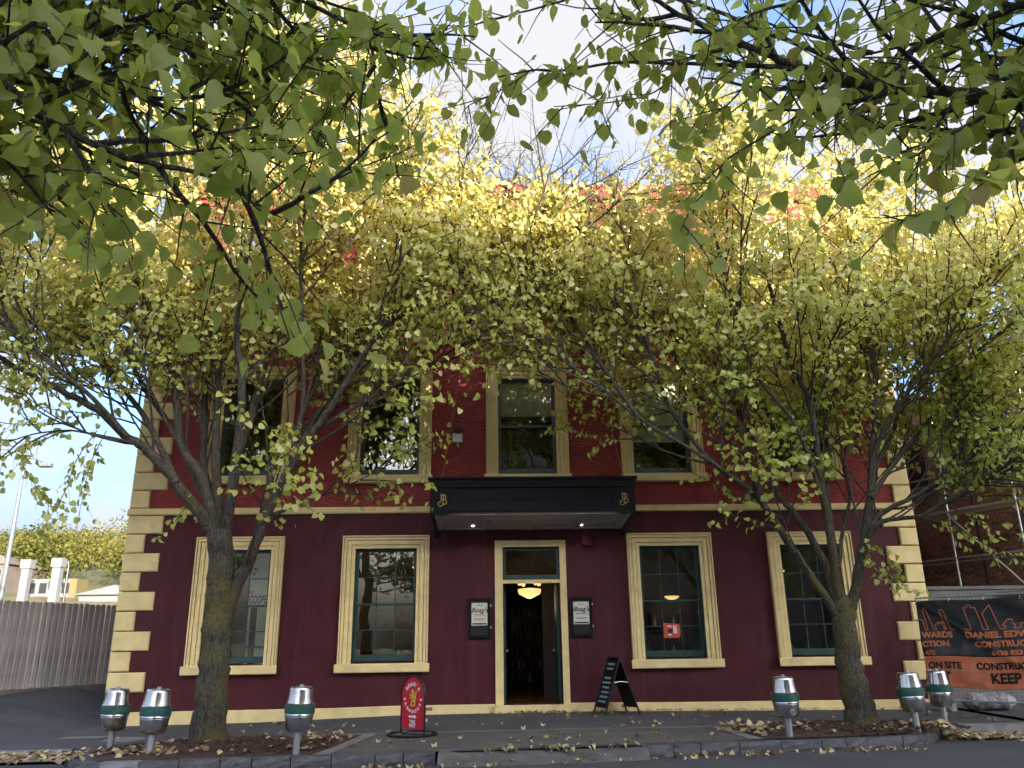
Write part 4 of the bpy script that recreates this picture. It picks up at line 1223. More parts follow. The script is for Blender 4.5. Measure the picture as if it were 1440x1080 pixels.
# wrapped bundle lying behind the fence
def bundle(x, y, L, label, seed):
    r4 = random.Random(seed)
    nx, nr = 18, 14
    vs = []
    for i in range(nx + 1):
        t = i / nx; env = min(1, 6 * t, 6 * (1 - t)) ** 0.5
        for k in range(nr):
            a = 2 * math.pi * k / nr
            rr = (0.17 + r4.uniform(-0.02, 0.02)) * max(0.25, env)
            vs.append((L * (t - 0.5), 1.25 * rr * math.cos(a), 0.17 + rr * math.sin(a) * 0.95))
    fs = [(i * nr + k, i * nr + (k + 1) % nr, (i + 1) * nr + (k + 1) % nr, (i + 1) * nr + k) for i in range(nx) for k in range(nr)] + [tuple(reversed(range(nr))), tuple(range(nx * nr, nx * nr + nr))]
    o = MB().add(vs, fs).build('wrapped_bundle', M['plastic'], None, (x, y, path_z(x, y)), (0, 0, R(-14)), smooth=True)
    tag(o, label, 'bundle')
bundle(9.15, -0.45, 1.0, 'crumpled silver plastic wrapped bundle lying behind the fence', 2)
hb = MB().box(0, 6, 0, 0.05, -0.15, 2.28).box(-0.02, 6.02, -0.05, 0.1, 2.28, 2.35)
hoard = hb.build('site_hoarding', M['hoarding'], None, (8.75, 1.0, 0)); tag(hoard, 'grey sheet hoarding with a capping rail behind the banner', 'hoarding')

# ------------------------------------------------------------------ brick neighbour and its scaffold
NB = Vector((12.25, 0.3, 0)); ND = Vector((-0.33, 0.944, 0)).normalized()      # its flank runs away from the street
nang = math.atan2(ND.y, ND.x)
nb = empty('brick_neighbour', (NB.x, NB.y, 0), (0, 0, nang))
tag(nb, 'dark brown brick building under construction beyond the banner', 'building')
nw = MB().box(0, 11, -8, 0, -0.2, 7.45)
nwall = nw.build('wall', M['mortar'], nb)
MB().box(-0.06, 11.06, -8.06, 0.06, 7.45, 7.6).build('coping', M['concrete'], nb)
bm_ = [MB().cham(-0.113, 0.113, -0.012, 0.01, -0.038, 0.038, 0.004).mesh('brick', M[k]) for k in ('brick', 'brick_dark', 'brick')]
rb = random.Random(8)
cnt = 0
for row in range(26):
    for c in range(14):
        if cnt >= 300: break
        u = 0.9 + c * 0.24 + (0.12 if row % 2 else 0); z = 2.36 + row * 0.086
        if rb.random() < 0.02: continue
        o = link('brick', rb.choice(bm_), nwall, (u, 0.004, z), (0, 0, math.pi)); cnt += 1
for (u0, u1, z0, z1) in ((1.2, 2.2, 5.0, 6.4), (3.6, 4.6, 5.0, 6.4), (6.0, 7.0, 5.0, 6.4)):
    w_ = MB().box(u0, u1, -0.02, 0.02, z0, z1).build('window', M['opp_glass'], nb)
    MB().box(u0 - 0.05, u1 + 0.05, -0.02, 0.08, z0 - 0.1, z0).build('sill', M['concrete'], w_)

sc = empty('scaffold', (NB.x, NB.y, 0), (0, 0, nang))
tag(sc, 'steel tube scaffold with timber boards against the brick neighbour', 'scaffold')
for u in (0.3, 2.1, 3.9, 5.7):
    for v in (0.35, 1.25):
        MB().tube([(u, v, -0.15), (u, v, 7.9)], 0.025, 8).build('standard', M['galv'] if v > 1 else M['black_metal'], sc)
for z in (2.15, 3.05, 4.15, 5.05, 6.15, 7.05):
    for v in (0.35, 1.25):
        MB().tube([(0.0, v + 0.05, z), (6.0, v + 0.05, z)], 0.024, 8).build('ledger', M['galv'], sc)
    if z in (2.15, 4.15, 6.15):
        for k in range(3):
            MB().box(0.0, 5.9, 0.42 + k * 0.27, 0.66 + k * 0.27, z + 0.03, z + 0.07).build('board', M['timber2'] if k else M['cream'], sc)
MB().tube([(0.3, 1.3, 2.2), (2.1, 1.3, 4.1)], 0.022, 8).build('brace', M['galv'], sc)
MB().tube([(3.9, 1.3, 4.2), (2.1, 1.3, 6.1)], 0.022, 8).build('brace', M['red_rod'], sc)

# ------------------------------------------------------------------ paling fence along the lane
FA, FB = Vector((-12.9, -2.5, 0)), Vector((-8.9, 7.2, 0))
fd = (FB - FA); fl_ = fd.length; fd.normalize(); fang = math.atan2(fd.y, fd.x)
pf = empty('paling_fence', (FA.x, FA.y, 0), (0, 0, fang))
tag(pf, 'tall grey weathered timber paling fence along the lane', 'fence')
FZ = lambda s: 0.45
pms = []
for k in range(5):
    w = 0.046
    mb = MB().prism([(-w, 0), (w, 0), (w, 1.80), (w * 0.62, 1.845), (-w * 0.62, 1.845), (-w, 1.80)], -0.01, 0.01)
    pms.append(mb.mesh('paling', M['timber'] if k % 2 else M['timber2']))
s = 0.05; kk = 0
while s < fl_:
    o = link('paling', rb.choice(pms), pf, (s, -0.035 if kk % 2 else -0.012, FZ(s) + rb.uniform(-0.012, 0.012)), (0, rb.uniform(-0.008, 0.008), 0))
    s += 0.082; kk += 1
for z in (0.35, 1.4):
    MB().box(0, fl_, 0.0, 0.05, 0.42 + z - 0.045, 0.42 + z + 0.045).build('rail', M['timber'], pf)
nseg = 20; vs = []
for i in range(nseg + 1):
    q = fl_ * i / nseg
    vs += [(q, -0.05, min(FZ(q) - 0.28, path_z(FA.x + fd.x * q, FA.y + fd.y * q) - 0.05)), (q, -0.05, FZ(q) - 0.005), (q, 0.02, FZ(q) - 0.005)]
MB().add(vs, [(i * 3 + j, (i + 1) * 3 + j, (i + 1) * 3 + j + 1, i * 3 + j + 1) for i in range(nseg) for j in range(2)]).build('plinth_board', M['concrete'], pf)

# ------------------------------------------------------------------ things beyond the fence
def ter(x, y):
    z = 0.35 + max(0, y - 8) * 0.098
    if y > 66: z += (y - 66) * 0.052 + 2.6 * math.sin(x * 0.021 + 1.0) * min(1, (y - 66) / 60)
    return z + 0.25 * math.sin(x * 0.31) * math.sin(y * 0.27) * min(1, max(0, (y - 10) / 20))
structure(sheet('grass_bank', -150, -9.2, 7.6, 68, 60, 40, ter, M['grass']))
structure(sheet('hill', -330, 40, 67.9, 260, 60, 40, lambda x, y: ter(x, min(y, 215)) - (0 if x < -10 else (x + 10) * 0.1), M['hill']))
def stack(x, y, z0, h, w, label):
    o = MB().box(-w / 2, w / 2, -w / 2, w / 2, 0, h - 0.8).box(-w / 2 - 0.13, w / 2 + 0.13, -w / 2 - 0.13, w / 2 + 0.13, h - 0.8, h).build('vent_stack', M['duct'], None, (x, y, z0))
    for z in (h * 0.3, h * 0.55): MB().box(-w / 2 - 0.02, w / 2 + 0.02, -w / 2 - 0.02, w / 2 + 0.02, z, z + 0.08).build('seam', M['roof'], o)
    tag(o, label, 'vent stack')
stack(-43.1, 60, ter(-43.1, 60) - 0.3, 9.3 - ter(-43.1, 60) + 0.2, 0.66, 'white sheet metal vent stack beside the lamp pole')
stack(-40.3, 60, ter(-40.3, 60) - 0.3, 9.4 - ter(-40.3, 60) + 0.2, 0.7, 'white sheet metal vent stack beside the dark fence post')
sh = empty('shed', (-34.5, 62, ter(-34.5, 62) - 0.2)); tag(sh, 'low pale shed with a grey gabled roof on the grass bank', 'shed')
MB().box(-4.5, 4.5, 0, 6, 0, 0.9).build('wall', M['far_white'], sh)
MB().prism([(-5.0, 0.85), (5.0, 0.85), (-1.2, 1.75)], -0.4, 6.4).build('roof', M['roof'], sh)
MB().prism([(-2.9, 0.9), (0.5, 0.9), (-1.2, 1.62)], -0.45, -0.40).build('gable', M['far_white'], sh)
ho = empty('bank_building', (-55.0, 72, ter(-55, 72) - 0.6)); tag(ho, 'greyish building with white window frames at the far end of the bank', 'building')
MB().box(-5, 3.2, 0, 8, 0, 3.6).build('wall', M['terracotta'], ho)
MB().prism([(-5.4, 3.6), (3.6, 3.6), (2.6, 4.5), (-4.4, 4.5)], -0.3, 8.3).build('roof', M['terracotta'], ho)
for i in range(5):
    for j in range(2):
        w_ = MB().box(-4.5 + i * 1.55, -3.4 + i * 1.55, -0.05, 0.02, 0.6 + j * 1.5, 1.6 + j * 1.5).build('window', M['far_white'], ho)
        MB().box(-4.4 + i * 1.55, -3.5 + i * 1.55, -0.07, -0.05, 0.7 + j * 1.5, 1.5 + j * 1.5).build('pane', M['opp_glass'], w_)
cg = empty('container', (-44.6, 66, ter(-44.6, 66) - 0.2)); tag(cg, 'small white site container with a yellow end behind the vent stacks', 'container')
MB().box(-1.6, 2.6, 0, 2.4, 0, 1.9).build('body', M['far_white'], cg); MB().box(2.6, 3.3, 0, 2.4, 0, 1.9).build('yellow_end', M['far_yellow'], cg)
for i in range(4): MB().box(-1.4 + i * 1.1, -0.7 + i * 1.1, -0.03, 0.01, 0.5, 1.5).build('window', M['opp_glass'], cg)
fp = MB().tube([(0, 0, 0), (0.0, 0, 3.2), (-0.1, 0, 3.6)], 0.10, 8).build('fence_post', M['black_metal'], None, (-36.9, 55, ter(-36.9, 55) - 0.2)); tag(fp, 'dark leaning steel post on the grass bank beyond the fence', 'post')
lp = empty('street_lamp', (-25.1, 25, ter(-25.1, 25) - 0.3)); tag(lp, 'tall galvanised lamp pole with twin angled heads beyond the fence', 'street lamp')
lz = 11.0 - ter(-25.1, 25) + 0.3
MB().tube([(0, 0, 0), (0, 0, lz * 0.5), (0, 0, lz)], [0.14, 0.11, 0.075], 12).build('pole', M['pole'], lp, smooth=True)
MB().tube([(0, 0, lz - 0.1), (0.5, -0.1, lz - 0.15), (1.0, -0.15, lz - 0.35)], 0.04, 8).build('arm', M['pole'], lp)
MB().cham(0.85, 1.5, -0.35, 0.05, lz - 0.62, lz - 0.45, 0.03).build('lamp_head', M['pole'], lp, (0, 0, 0), (0, 0.0, 0))
MB().cham(-0.25, 0.35, -0.3, 0.1, lz - 0.02, lz + 0.12, 0.03).build('lamp_head', M['pole'], lp)

# ------------------------------------------------------------------ the tall brewery across the street, behind the viewer, whose shade lies on the street
op = empty('brewery_opposite', (0, -31, 0)); tag(op, 'tall brown rendered brewery across the street whose shadow covers the hotel', 'building')
OH = 13.7
MB().box(-5, 37, -14, 0, -0.4, OH).build('wall', M['opp_brick'], op)
MB().box(-5.2, 37.2, -14.2, 0.2, OH, OH + 0.35).build('coping', M['concrete'], op)
wmesh = MB().box(-0.8, 0.8, -0.03, 0.03, 0, 2.1).mesh('window', M['opp_glass'])
smesh = MB().box(-0.95, 0.95, -0.02, 0.12, -0.15, 0).mesh('sill', M['concrete'])
for i in range(11):
    for j in range(3):
        w_ = link('window', wmesh, op, (-3 + i * 3.8, 0, 1.6 + j * 4.4)); link('sill', smesh, w_)
structure(sheet('far_footpath', -60, 60, -31.2, -26.8, 40, 6, lambda x, y: -0.2, M['path']))

# ------------------------------------------------------------------ trees
LEFT_LIMBS = [
  ('trunk', [(-5.26,-3.6,-0.21),(-5.27,-3.62,0.51),(-5.27,-3.64,1.15),(-5.28,-3.66,1.81),(-5.29,-3.68,2.49),(-5.37,-3.7,3.07)], 0.265, 0.2),
  ('A', [(-5.14,-3.6,1.79),(-5.05,-3.66,2.09),(-4.77,-3.8,2.73),(-4.52,-3.95,3.44),(-4.17,-4.09,4.09),(-3.77,-4.24,4.71),(-3.35,-4.38,5.35),(-2.76,-4.59,6.29),(-2.04,-4.8,7.18)], 0.17, 0.05),
  ('A2', [(-4.2,-4.0,4.21),(-4.01,-4.28,5.12),(-4.0,-4.63,6.31),(-4.04,-5.03,7.7),(-3.84,-5.4,8.95)], 0.07, 0.03),
  ('A3', [(-3.77,-4.2,4.72),(-2.91,-4.06,5.31),(-2.08,-3.93,5.87),(-1.21,-3.8,6.49)], 0.06, 0.025),
  ('B', [(-5.4,-3.6,2.96),(-5.61,-3.72,3.27),(-6.07,-3.95,3.87),(-6.51,-4.16,4.37),(-6.85,-4.3,4.6),(-7.29,-4.49,4.99),(-7.82,-4.69,5.27),(-8.34,-4.9,5.53),(-9.06,-5.2,5.93)], 0.17, 0.05),
  ('B2', [(-6.05,-4.0,3.86),(-6.81,-3.74,5.04),(-7.72,-3.5,6.03),(-8.75,-3.26,7.09),(-10.0,-3.0,8.24)], 0.09, 0.035),
  ('B3', [(-6.8,-4.4,4.58),(-7.24,-4.81,5.1),(-7.84,-5.35,5.63),(-8.45,-6.0,6.31)], 0.07, 0.03),
  ('C', [(-5.42,-3.6,2.96),(-5.75,-3.71,4.0),(-6.11,-3.77,4.51),(-6.27,-3.84,5.26),(-6.43,-3.92,6.0),(-6.74,-3.98,6.66),(-7.3,-4.08,7.58),(-7.92,-4.2,8.8)], 0.14, 0.045),
  ('D', [(-5.37,-3.6,2.96),(-5.7,-3.31,4.5),(-5.79,-3.17,5.25),(-5.93,-2.97,6.49),(-6.12,-2.84,7.31),(-6.49,-2.65,8.58),(-7.04,-2.4,10.34)], 0.14, 0.045),
  ('E', [(-5.43,-3.6,2.97),(-5.76,-3.32,3.86),(-5.97,-3.13,4.54),(-6.19,-2.77,5.88),(-6.5,-2.53,6.83),(-6.92,-2.33,7.63),(-7.63,-2.0,9.06),(-8.32,-1.6,11.0)], 0.12, 0.04),
  ('F', [(-5.31,-3.6,2.85),(-5.3,-3.34,4.49),(-5.15,-3.23,5.23),(-5.06,-3.12,6.03),(-4.97,-3.01,6.82),(-4.7,-2.92,7.46),(-4.19,-2.78,8.36),(-3.58,-2.6,9.74)], 0.15, 0.045),
  ('G', [(-5.3,-3.6,2.96),(-5.07,-4.09,4.69),(-5.05,-4.37,5.68),(-5.14,-4.57,6.42),(-5.0,-4.87,7.48),(-4.71,-5.2,8.65)], 0.13, 0.04),
  ('H', [(-4.85,-3.6,2.61),(-4.73,-3.4,3.47),(-4.65,-3.18,4.52),(-4.4,-3.06,5.02),(-4.04,-2.85,6.05),(-3.2,-2.55,7.39),(-2.13,-2.2,9.14)], 0.1, 0.04),
  ('I', [(-5.69,-3.6,3.69),(-6.6,-3.16,5.06),(-7.33,-2.87,5.96),(-8.41,-2.43,7.59),(-9.43,-2.0,9.38)], 0.1, 0.035),
  ('J', [(-4.61,-3.6,3.5),(-4.19,-3.06,4.94),(-3.46,-2.46,6.67),(-2.73,-1.92,8.45),(-2.37,-1.4,10.62)], 0.08, 0.035),
  ('A4', [(-2.76,-4.6,6.28),(-1.7,-4.39,7.31),(-0.81,-4.21,8.25),(-0.34,-4.1,9.05)], 0.06, 0.03),
  ('A5', [(-2.43,-4.1,5.56),(-1.32,-4.38,6.5),(-0.33,-4.63,7.34),(-0.01,-4.8,8.22)], 0.055, 0.03),
  ('L', [(-6.75,-4.4,4.48),(-7.28,-4.56,4.57),(-7.67,-4.68,4.6),(-8.13,-4.84,4.48),(-8.54,-5.0,4.24)], 0.035, 0.012),
  ('M', [(-7.19,-4.6,4.62),(-7.41,-4.66,4.13),(-7.47,-4.72,3.65),(-7.58,-4.76,3.32),(-7.69,-4.8,3.0)], 0.012, 0.004),
  ('N', [(-7.04,-4.6,4.62),(-7.25,-4.52,4.11),(-7.32,-4.46,3.66),(-7.38,-4.4,3.22)], 0.012, 0.004),
  ('O', [(-8.04,-5.0,4.44),(-8.05,-5.03,4.01),(-7.69,-5.07,3.56),(-7.36,-5.1,3.22)], 0.012, 0.004),
  ('P', [(-5.62,-3.7,3.25),(-5.93,-3.78,3.48),(-6.08,-3.84,3.23),(-6.23,-3.9,3.03)], 0.015, 0.005),
]
RIGHT_LIMBS = [
  ('trunk', [(5.36,-3.1,-0.18),(5.31,-3.1,0.43),(5.26,-3.1,1.0),(5.28,-3.1,1.56),(5.24,-3.1,1.88)], 0.25, 0.18),
  ('A', [(5.21,-3.1,1.53),(5.11,-3.15,1.73),(4.8,-3.25,2.17),(4.29,-3.43,2.94),(3.98,-3.54,3.41),(3.66,-3.64,3.77),(3.01,-3.79,4.22),(2.28,-4.02,5.19),(2.0,-4.2,6.08),(1.57,-4.4,7.04)], 0.13, 0.04),
  ('A2', [(3.57,-3.9,3.72),(2.83,-4.08,4.22),(1.7,-4.34,4.85),(0.97,-4.53,5.41),(0.25,-4.7,5.86)], 0.06, 0.02),
  ('A3', [(3.89,-3.8,3.37),(3.61,-3.51,4.4),(3.09,-3.19,5.56),(2.53,-2.84,6.97),(1.97,-2.5,8.52)], 0.07, 0.03),
  ('B', [(5.21,-3.1,1.7),(5.12,-2.98,2.55),(4.77,-2.86,3.4),(4.46,-2.79,3.91),(4.48,-2.69,4.73),(4.5,-2.59,5.6),(3.86,-2.45,6.67),(3.31,-2.3,7.97)], 0.12, 0.04),
  ('B2', [(4.46,-2.8,3.91),(4.17,-2.4,5.21),(3.69,-2.02,6.52),(3.1,-1.73,7.41),(2.03,-1.3,8.75)], 0.06, 0.03),
  ('C', [(5.25,-3.1,1.82),(5.13,-3.33,2.79),(5.0,-3.55,3.74),(4.84,-3.89,5.22),(4.5,-4.08,5.96),(4.27,-4.31,6.94),(3.92,-4.6,8.21)], 0.12, 0.04),
  ('D', [(5.29,-3.1,1.88),(5.39,-2.78,3.09),(5.62,-2.44,4.5),(5.93,-2.17,5.72),(6.25,-1.9,7.04),(6.64,-1.64,8.44),(6.95,-1.3,10.37)], 0.12, 0.04),
  ('E', [(5.29,-3.1,1.56),(5.46,-3.12,1.86),(5.63,-3.15,2.37),(5.9,-3.2,3.22),(6.13,-3.26,4.32),(6.28,-3.31,5.11),(6.41,-3.36,6.21),(6.35,-3.42,7.33),(6.35,-3.5,8.97)], 0.17, 0.045),
  ('E2', [(6.14,-3.3,4.43),(6.41,-3.53,5.04),(6.76,-3.74,5.53),(7.48,-4.16,6.47),(8.11,-4.6,7.51)], 0.07, 0.03),
  ('E3', [(5.98,-3.3,3.65),(6.36,-3.18,4.06),(7.39,-2.9,5.05),(8.57,-2.61,6.05),(9.4,-2.42,6.72),(10.95,-2.1,7.91)], 0.08, 0.03),
  ('F', [(5.77,-3.2,2.78),(5.93,-3.35,3.11),(6.16,-3.47,3.24),(6.6,-3.69,3.26),(7.06,-3.94,3.53),(7.71,-4.31,3.93),(8.38,-4.7,4.34)], 0.08, 0.03),
  ('G', [(5.9,-3.2,3.1),(6.16,-3.24,3.38),(6.93,-3.34,3.76),(7.75,-3.44,4.28),(8.89,-3.59,5.02),(9.76,-3.7,5.65)], 0.08, 0.03),
  ('H', [(6.23,-3.1,4.21),(6.89,-2.8,5.09),(7.81,-2.37,6.54),(8.61,-1.95,8.13),(9.36,-1.5,10.09)], 0.08, 0.03),
  ('I', [(5.31,-3.1,2.43),(5.68,-2.69,3.23),(6.01,-2.41,3.8),(6.16,-2.06,4.58),(6.83,-1.45,6.07),(7.31,-0.7,8.16)], 0.06, 0.025),
  ('K', [(4.92,-3.7,3.59),(4.46,-4.1,4.76),(3.69,-4.48,5.67),(3.32,-4.87,6.83),(2.95,-5.3,8.09)], 0.06, 0.03),
  ('A4', [(2.0,-4.2,6.08),(1.28,-3.9,7.4),(0.69,-3.66,8.55),(0.31,-3.5,9.41)], 0.06, 0.03),
  ('A5', [(1.68,-4.4,4.83),(0.93,-4.2,6.17),(0.35,-4.04,7.34),(-0.14,-3.9,8.42)], 0.055, 0.03),
  ('L', [(6.6,-3.7,3.25),(7.08,-4.0,2.98),(7.44,-4.29,2.59),(7.73,-4.5,2.39)], 0.022, 0.006),
  ('M', [(6.99,-4.0,3.38),(7.19,-4.44,3.03),(7.38,-4.83,2.81),(7.54,-5.1,2.83)], 0.02, 0.006),
  ('N', [(5.71,-3.2,2.66),(5.89,-3.43,2.39),(6.04,-3.7,2.08),(6.24,-3.9,1.95)], 0.014, 0.005),
  ('O', [(5.6,-3.2,2.42),(5.82,-3.35,2.77),(6.08,-3.51,2.51),(6.08,-3.6,2.26)], 0.012, 0.005),
  ('Q', [(4.65,-4.1,4.26),(4.41,-4.23,4.23),(4.0,-4.46,4.06),(3.76,-4.6,3.97)], 0.012, 0.005),
]
NEAR_LEFT = [
  ('a', [(-3.08,-14.61,3.46),(-2.97,-14.54,3.55),(-2.8,-14.44,3.7),(-2.7,-14.37,3.87),(-2.6,-14.31,4.01),(-2.33,-14.2,4.14),(-2.19,-14.14,4.26)], 0.0204, 0.00544),
  ('b', [(-2.99,-14.75,3.41),(-2.84,-14.72,3.37),(-2.67,-14.69,3.24),(-2.4,-14.65,3.1),(-2.18,-14.61,3.06),(-2.02,-14.59,3.03),(-1.9,-14.57,2.95),(-1.76,-14.54,2.88)], 0.01904, 0.0034),
  ('c', [(-3.13,-14.54,3.52),(-3.02,-14.47,3.58),(-2.84,-14.37,3.64),(-2.71,-14.28,3.81),(-2.55,-14.19,3.71),(-2.18,-14.02,3.86),(-1.97,-13.93,3.95)], 0.017, 0.00408),
  ('d', [(-2.9,-14.82,3.18),(-2.83,-14.7,3.26),(-2.73,-14.58,3.28),(-2.64,-14.48,3.35),(-2.57,-14.41,3.42)], 0.01224, 0.0034),
  ('e', [(-3.22,-14.54,3.96),(-3.0,-14.34,4.2),(-2.66,-14.11,4.38),(-2.4,-13.96,4.44),(-2.11,-13.78,4.33),(-2.07,-13.73,4.23)], 0.0204, 0.00408),
  ('f', [(-2.08,-13.86,4.26),(-1.92,-13.79,3.89),(-1.79,-13.76,3.81),(-1.63,-13.73,3.77)], 0.00544, 0.00272),
  ('g', [(-2.42,-14.27,4.32),(-2.05,-14.06,4.45),(-1.75,-13.9,4.46),(-1.57,-13.79,4.37),(-1.54,-13.66,4.11)], 0.0136, 0.0034),
  ('h', [(-2.83,-14.68,3.95),(-2.76,-14.72,3.62),(-2.71,-14.75,3.43)], 0.00952, 0.00544),
  ('i', [(-2.63,-14.75,3.2),(-2.49,-14.78,2.9),(-2.36,-14.8,2.77),(-2.35,-14.82,2.65)], 0.00544, 0.00272),
  ('j', [(-3.02,-14.54,3.21),(-2.9,-14.35,3.24),(-2.88,-14.26,3.19),(-2.81,-14.14,3.34)], 0.00816, 0.00272),
  ('k', [(-3.49,-14.14,4.05),(-3.24,-13.9,4.28),(-2.95,-13.68,4.4),(-2.69,-13.5,4.61),(-2.41,-13.32,4.56)], 0.0136, 0.00408),
  ('l', [(-3.34,-14.14,3.3),(-3.24,-13.88,3.39),(-3.12,-13.64,3.4),(-3.01,-13.46,3.56)], 0.00816, 0.00272),
  ('m', [(-2.31,-14.14,4.46),(-1.72,-13.87,4.54),(-1.54,-13.79,4.52),(-1.42,-13.73,4.43)], 0.00816, 0.0034),
]
NEAR_RIGHT = [
  ('a', [(1.61,-14.54,3.38),(1.42,-14.49,3.5),(1.17,-14.43,3.59),(1.0,-14.39,3.63),(0.66,-14.32,3.75),(0.42,-14.26,3.93),(0.08,-14.19,4.19),(-0.16,-14.14,4.41)], 0.034, 0.00952),
  ('b', [(0.69,-14.27,3.79),(0.57,-14.24,3.87),(0.3,-14.18,3.93),(0.03,-14.12,3.99),(-0.27,-14.06,4.04),(-0.52,-14.0,4.04),(-0.71,-13.97,4.06),(-0.88,-13.93,4.05)], 0.01496, 0.00408),
  ('c', [(0.89,-14.34,3.71),(0.72,-14.26,3.91),(0.41,-14.13,4.21),(0.1,-14.02,4.48),(-0.29,-13.9,4.63),(-0.64,-13.8,4.62),(-0.91,-13.73,4.59)], 0.017, 0.00408),
  ('d', [(0.64,-14.34,3.72),(0.45,-14.37,3.5),(0.11,-14.42,3.25),(0.04,-14.43,3.14),(-0.08,-14.46,2.99),(-0.15,-14.48,2.86)], 0.0068, 0.00272),
  ('e', [(1.47,-14.61,3.49),(1.01,-14.67,3.24),(0.76,-14.71,3.08),(0.52,-14.75,2.95)], 0.00816, 0.00272),
  ('f', [(1.38,-14.75,3.28),(1.16,-14.78,3.13),(0.99,-14.81,2.94),(0.84,-14.83,2.82),(0.62,-14.86,2.7),(0.47,-14.88,2.71)], 0.00816, 0.00272),
  ('g', [(1.55,-14.41,3.85),(1.45,-14.25,4.03),(1.28,-14.07,4.17),(1.05,-13.86,4.26)], 0.017, 0.00544),
  ('h', [(1.52,-14.75,3.85),(1.3,-14.6,3.87),(1.06,-14.46,3.84),(0.89,-14.34,3.71)], 0.0204, 0.00816),
  ('i', [(1.08,-14.54,3.5),(0.99,-14.58,3.33),(0.95,-14.61,3.2)], 0.00408, 0.00204),
  ('j', [(0.44,-14.2,3.98),(0.26,-14.13,3.77),(0.16,-14.09,3.7),(0.1,-14.07,3.61)], 0.00612, 0.00272),
  ('k', [(0.07,-14.0,4.09),(-0.07,-13.94,3.96),(-0.29,-13.88,3.94),(-0.58,-13.8,3.97)], 0.00544, 0.00272),
  ('l', [(-0.71,-13.93,4.09),(-0.88,-13.9,3.98),(-1.03,-13.88,3.91),(-1.08,-13.86,3.83)], 0.00408, 0.00204),
  ('m', [(-0.91,-13.73,4.59),(-1.11,-13.67,4.58),(-1.28,-13.63,4.52),(-1.42,-13.59,4.55)], 0.00544, 0.00272),
  ('n', [(0.65,-14.68,4.02),(0.47,-14.57,3.97),(0.28,-14.47,3.98),(0.04,-14.34,3.93)], 0.0136, 0.00408),
  ('o', [(0.54,-14.54,3.57),(0.53,-14.59,3.35),(0.47,-14.63,3.15),(0.47,-14.68,2.96)], 0.00408, 0.00204),
  ('p', [(-0.25,-13.93,4.14),(-0.33,-13.93,3.96),(-0.39,-13.93,3.81)], 0.0034, 0.00204),
]

def catmull(pts, per=5):
    P = [Vector(p) for p in pts]
    out = []
    for i in range(len(P) - 1):
        p0 = P[i - 1] if i else P[0] * 2 - P[1]; p1, p2 = P[i], P[i + 1]
        p3 = P[i + 2] if i + 2 < len(P) else P[-1] * 2 - P[-2]
        for k in range(per):
            t = k / per
            out.append(0.5 * ((2 * p1) + (p2 - p0) * t + (2 * p0 - 5 * p1 + 4 * p2 - p3) * t * t + (3 * p1 - p0 - 3 * p2 + p3) * t ** 3))
    out.append(P[-1])
    return out

class Leaves:
    def __init__(self):
        self.p = []; self.d = []; self.n = []; self.s = []; self.t = []
    def add(self, p, d, n, s, t):
        self.p.append(tuple(p)); self.d.append(tuple(d)); self.n.append(tuple(n)); self.s.append(s); self.t.append(t)

# heart shaped blades, folded a little along the midrib and drooping at the tip: (x, y, z), faces
LEAF_SMALL = (np.array([(0, 0, 0), (0.32, -0.06, 0.05), (0.50, 0.28, 0.10), (0.33, 0.68, 0.02), (0, 0.96, -0.12), (-0.33, 0.68, 0.02), (-0.50, 0.28, 0.10), (-0.32, -0.06, 0.05), (0, 0.42, -0.02)]),
              [(0, 1, 2, 8), (8, 2, 3, 4), (0, 8, 6, 7), (8, 4, 5, 6)])
LEAF_FAR = (np.array([(0, 0, 0), (0.5, 0.45, 0.1), (0, 1.0, -0.1), (-0.5, 0.45, 0.1)]), [(0, 1, 2, 3)])
def big_leaf():
    ys = [-0.06, 0.10, 0.28, 0.46, 0.64, 0.80, 0.92]
    ws = [0.30, 0.48, 0.55, 0.54, 0.47, 0.33, 0.13]
    v = [(0, 0.0, 0), (0, 0.16, -0.02), (0, 0.3, -0.03), (0, 0.48, -0.03), (0, 0.66, -0.05), (0, 0.82, -0.09), (0, 0.94, -0.13), (0, 1.06, -0.19)]
    f = []
    for sgn in (1, -1):
        o = len(v)
        for i, (y, w) in enumerate(zip(ys, ws)):
            jag = 0.012 if i % 2 else -0.008
            v.append((sgn * (w + jag), y + 0.02, 0.09 * w / 0.48 - 0.12 * max(0, y) ** 2 + 0.02 * math.sin(i * 2.1)))
        for i in range(6):
            q = (i, i + 1, o + i + 1, o + i)
            f.append(q if sgn < 0 else tuple(reversed(q)))
        q = (6, 7, o + 6); f.append(q if sgn < 0 else tuple(reversed(q)))
    return np.array(v, float), f
LEAF_BIG = big_leaf()

def leaf_arrays(L, tpl):
    P = np.array(L.p, float); D = np.array(L.d, float); N = np.array(L.n, float); S = np.array(L.s, float)
    D /= np.linalg.norm(D, axis=1)[:, None]
    X = np.cross(D, N); X /= (np.linalg.norm(X, axis=1)[:, None] + 1e-9)
    N = np.cross(X, D)
    V = tpl[0]
    rr = np.random.RandomState(len(P) % 9973)
    cx = rr.normal(0.0, 0.28, len(P)); cy = rr.normal(-0.12, 0.22, len(P)); tw = rr.normal(0, 0.2, len(P))
    Z = V[None, :, 2] + cx[:, None] * V[None, :, 0] ** 2 + cy[:, None] * np.maximum(V[None, :, 1], 0) ** 2 + tw[:, None] * V[None, :, 0] * V[None, :, 1]
    return P[:, None, :] + S[:, None, None] * (V[None, :, 0, None] * X[:, None, :] + V[None, :, 1, None] * D[:, None, :] + Z[:, :, None] * N[:, None, :])

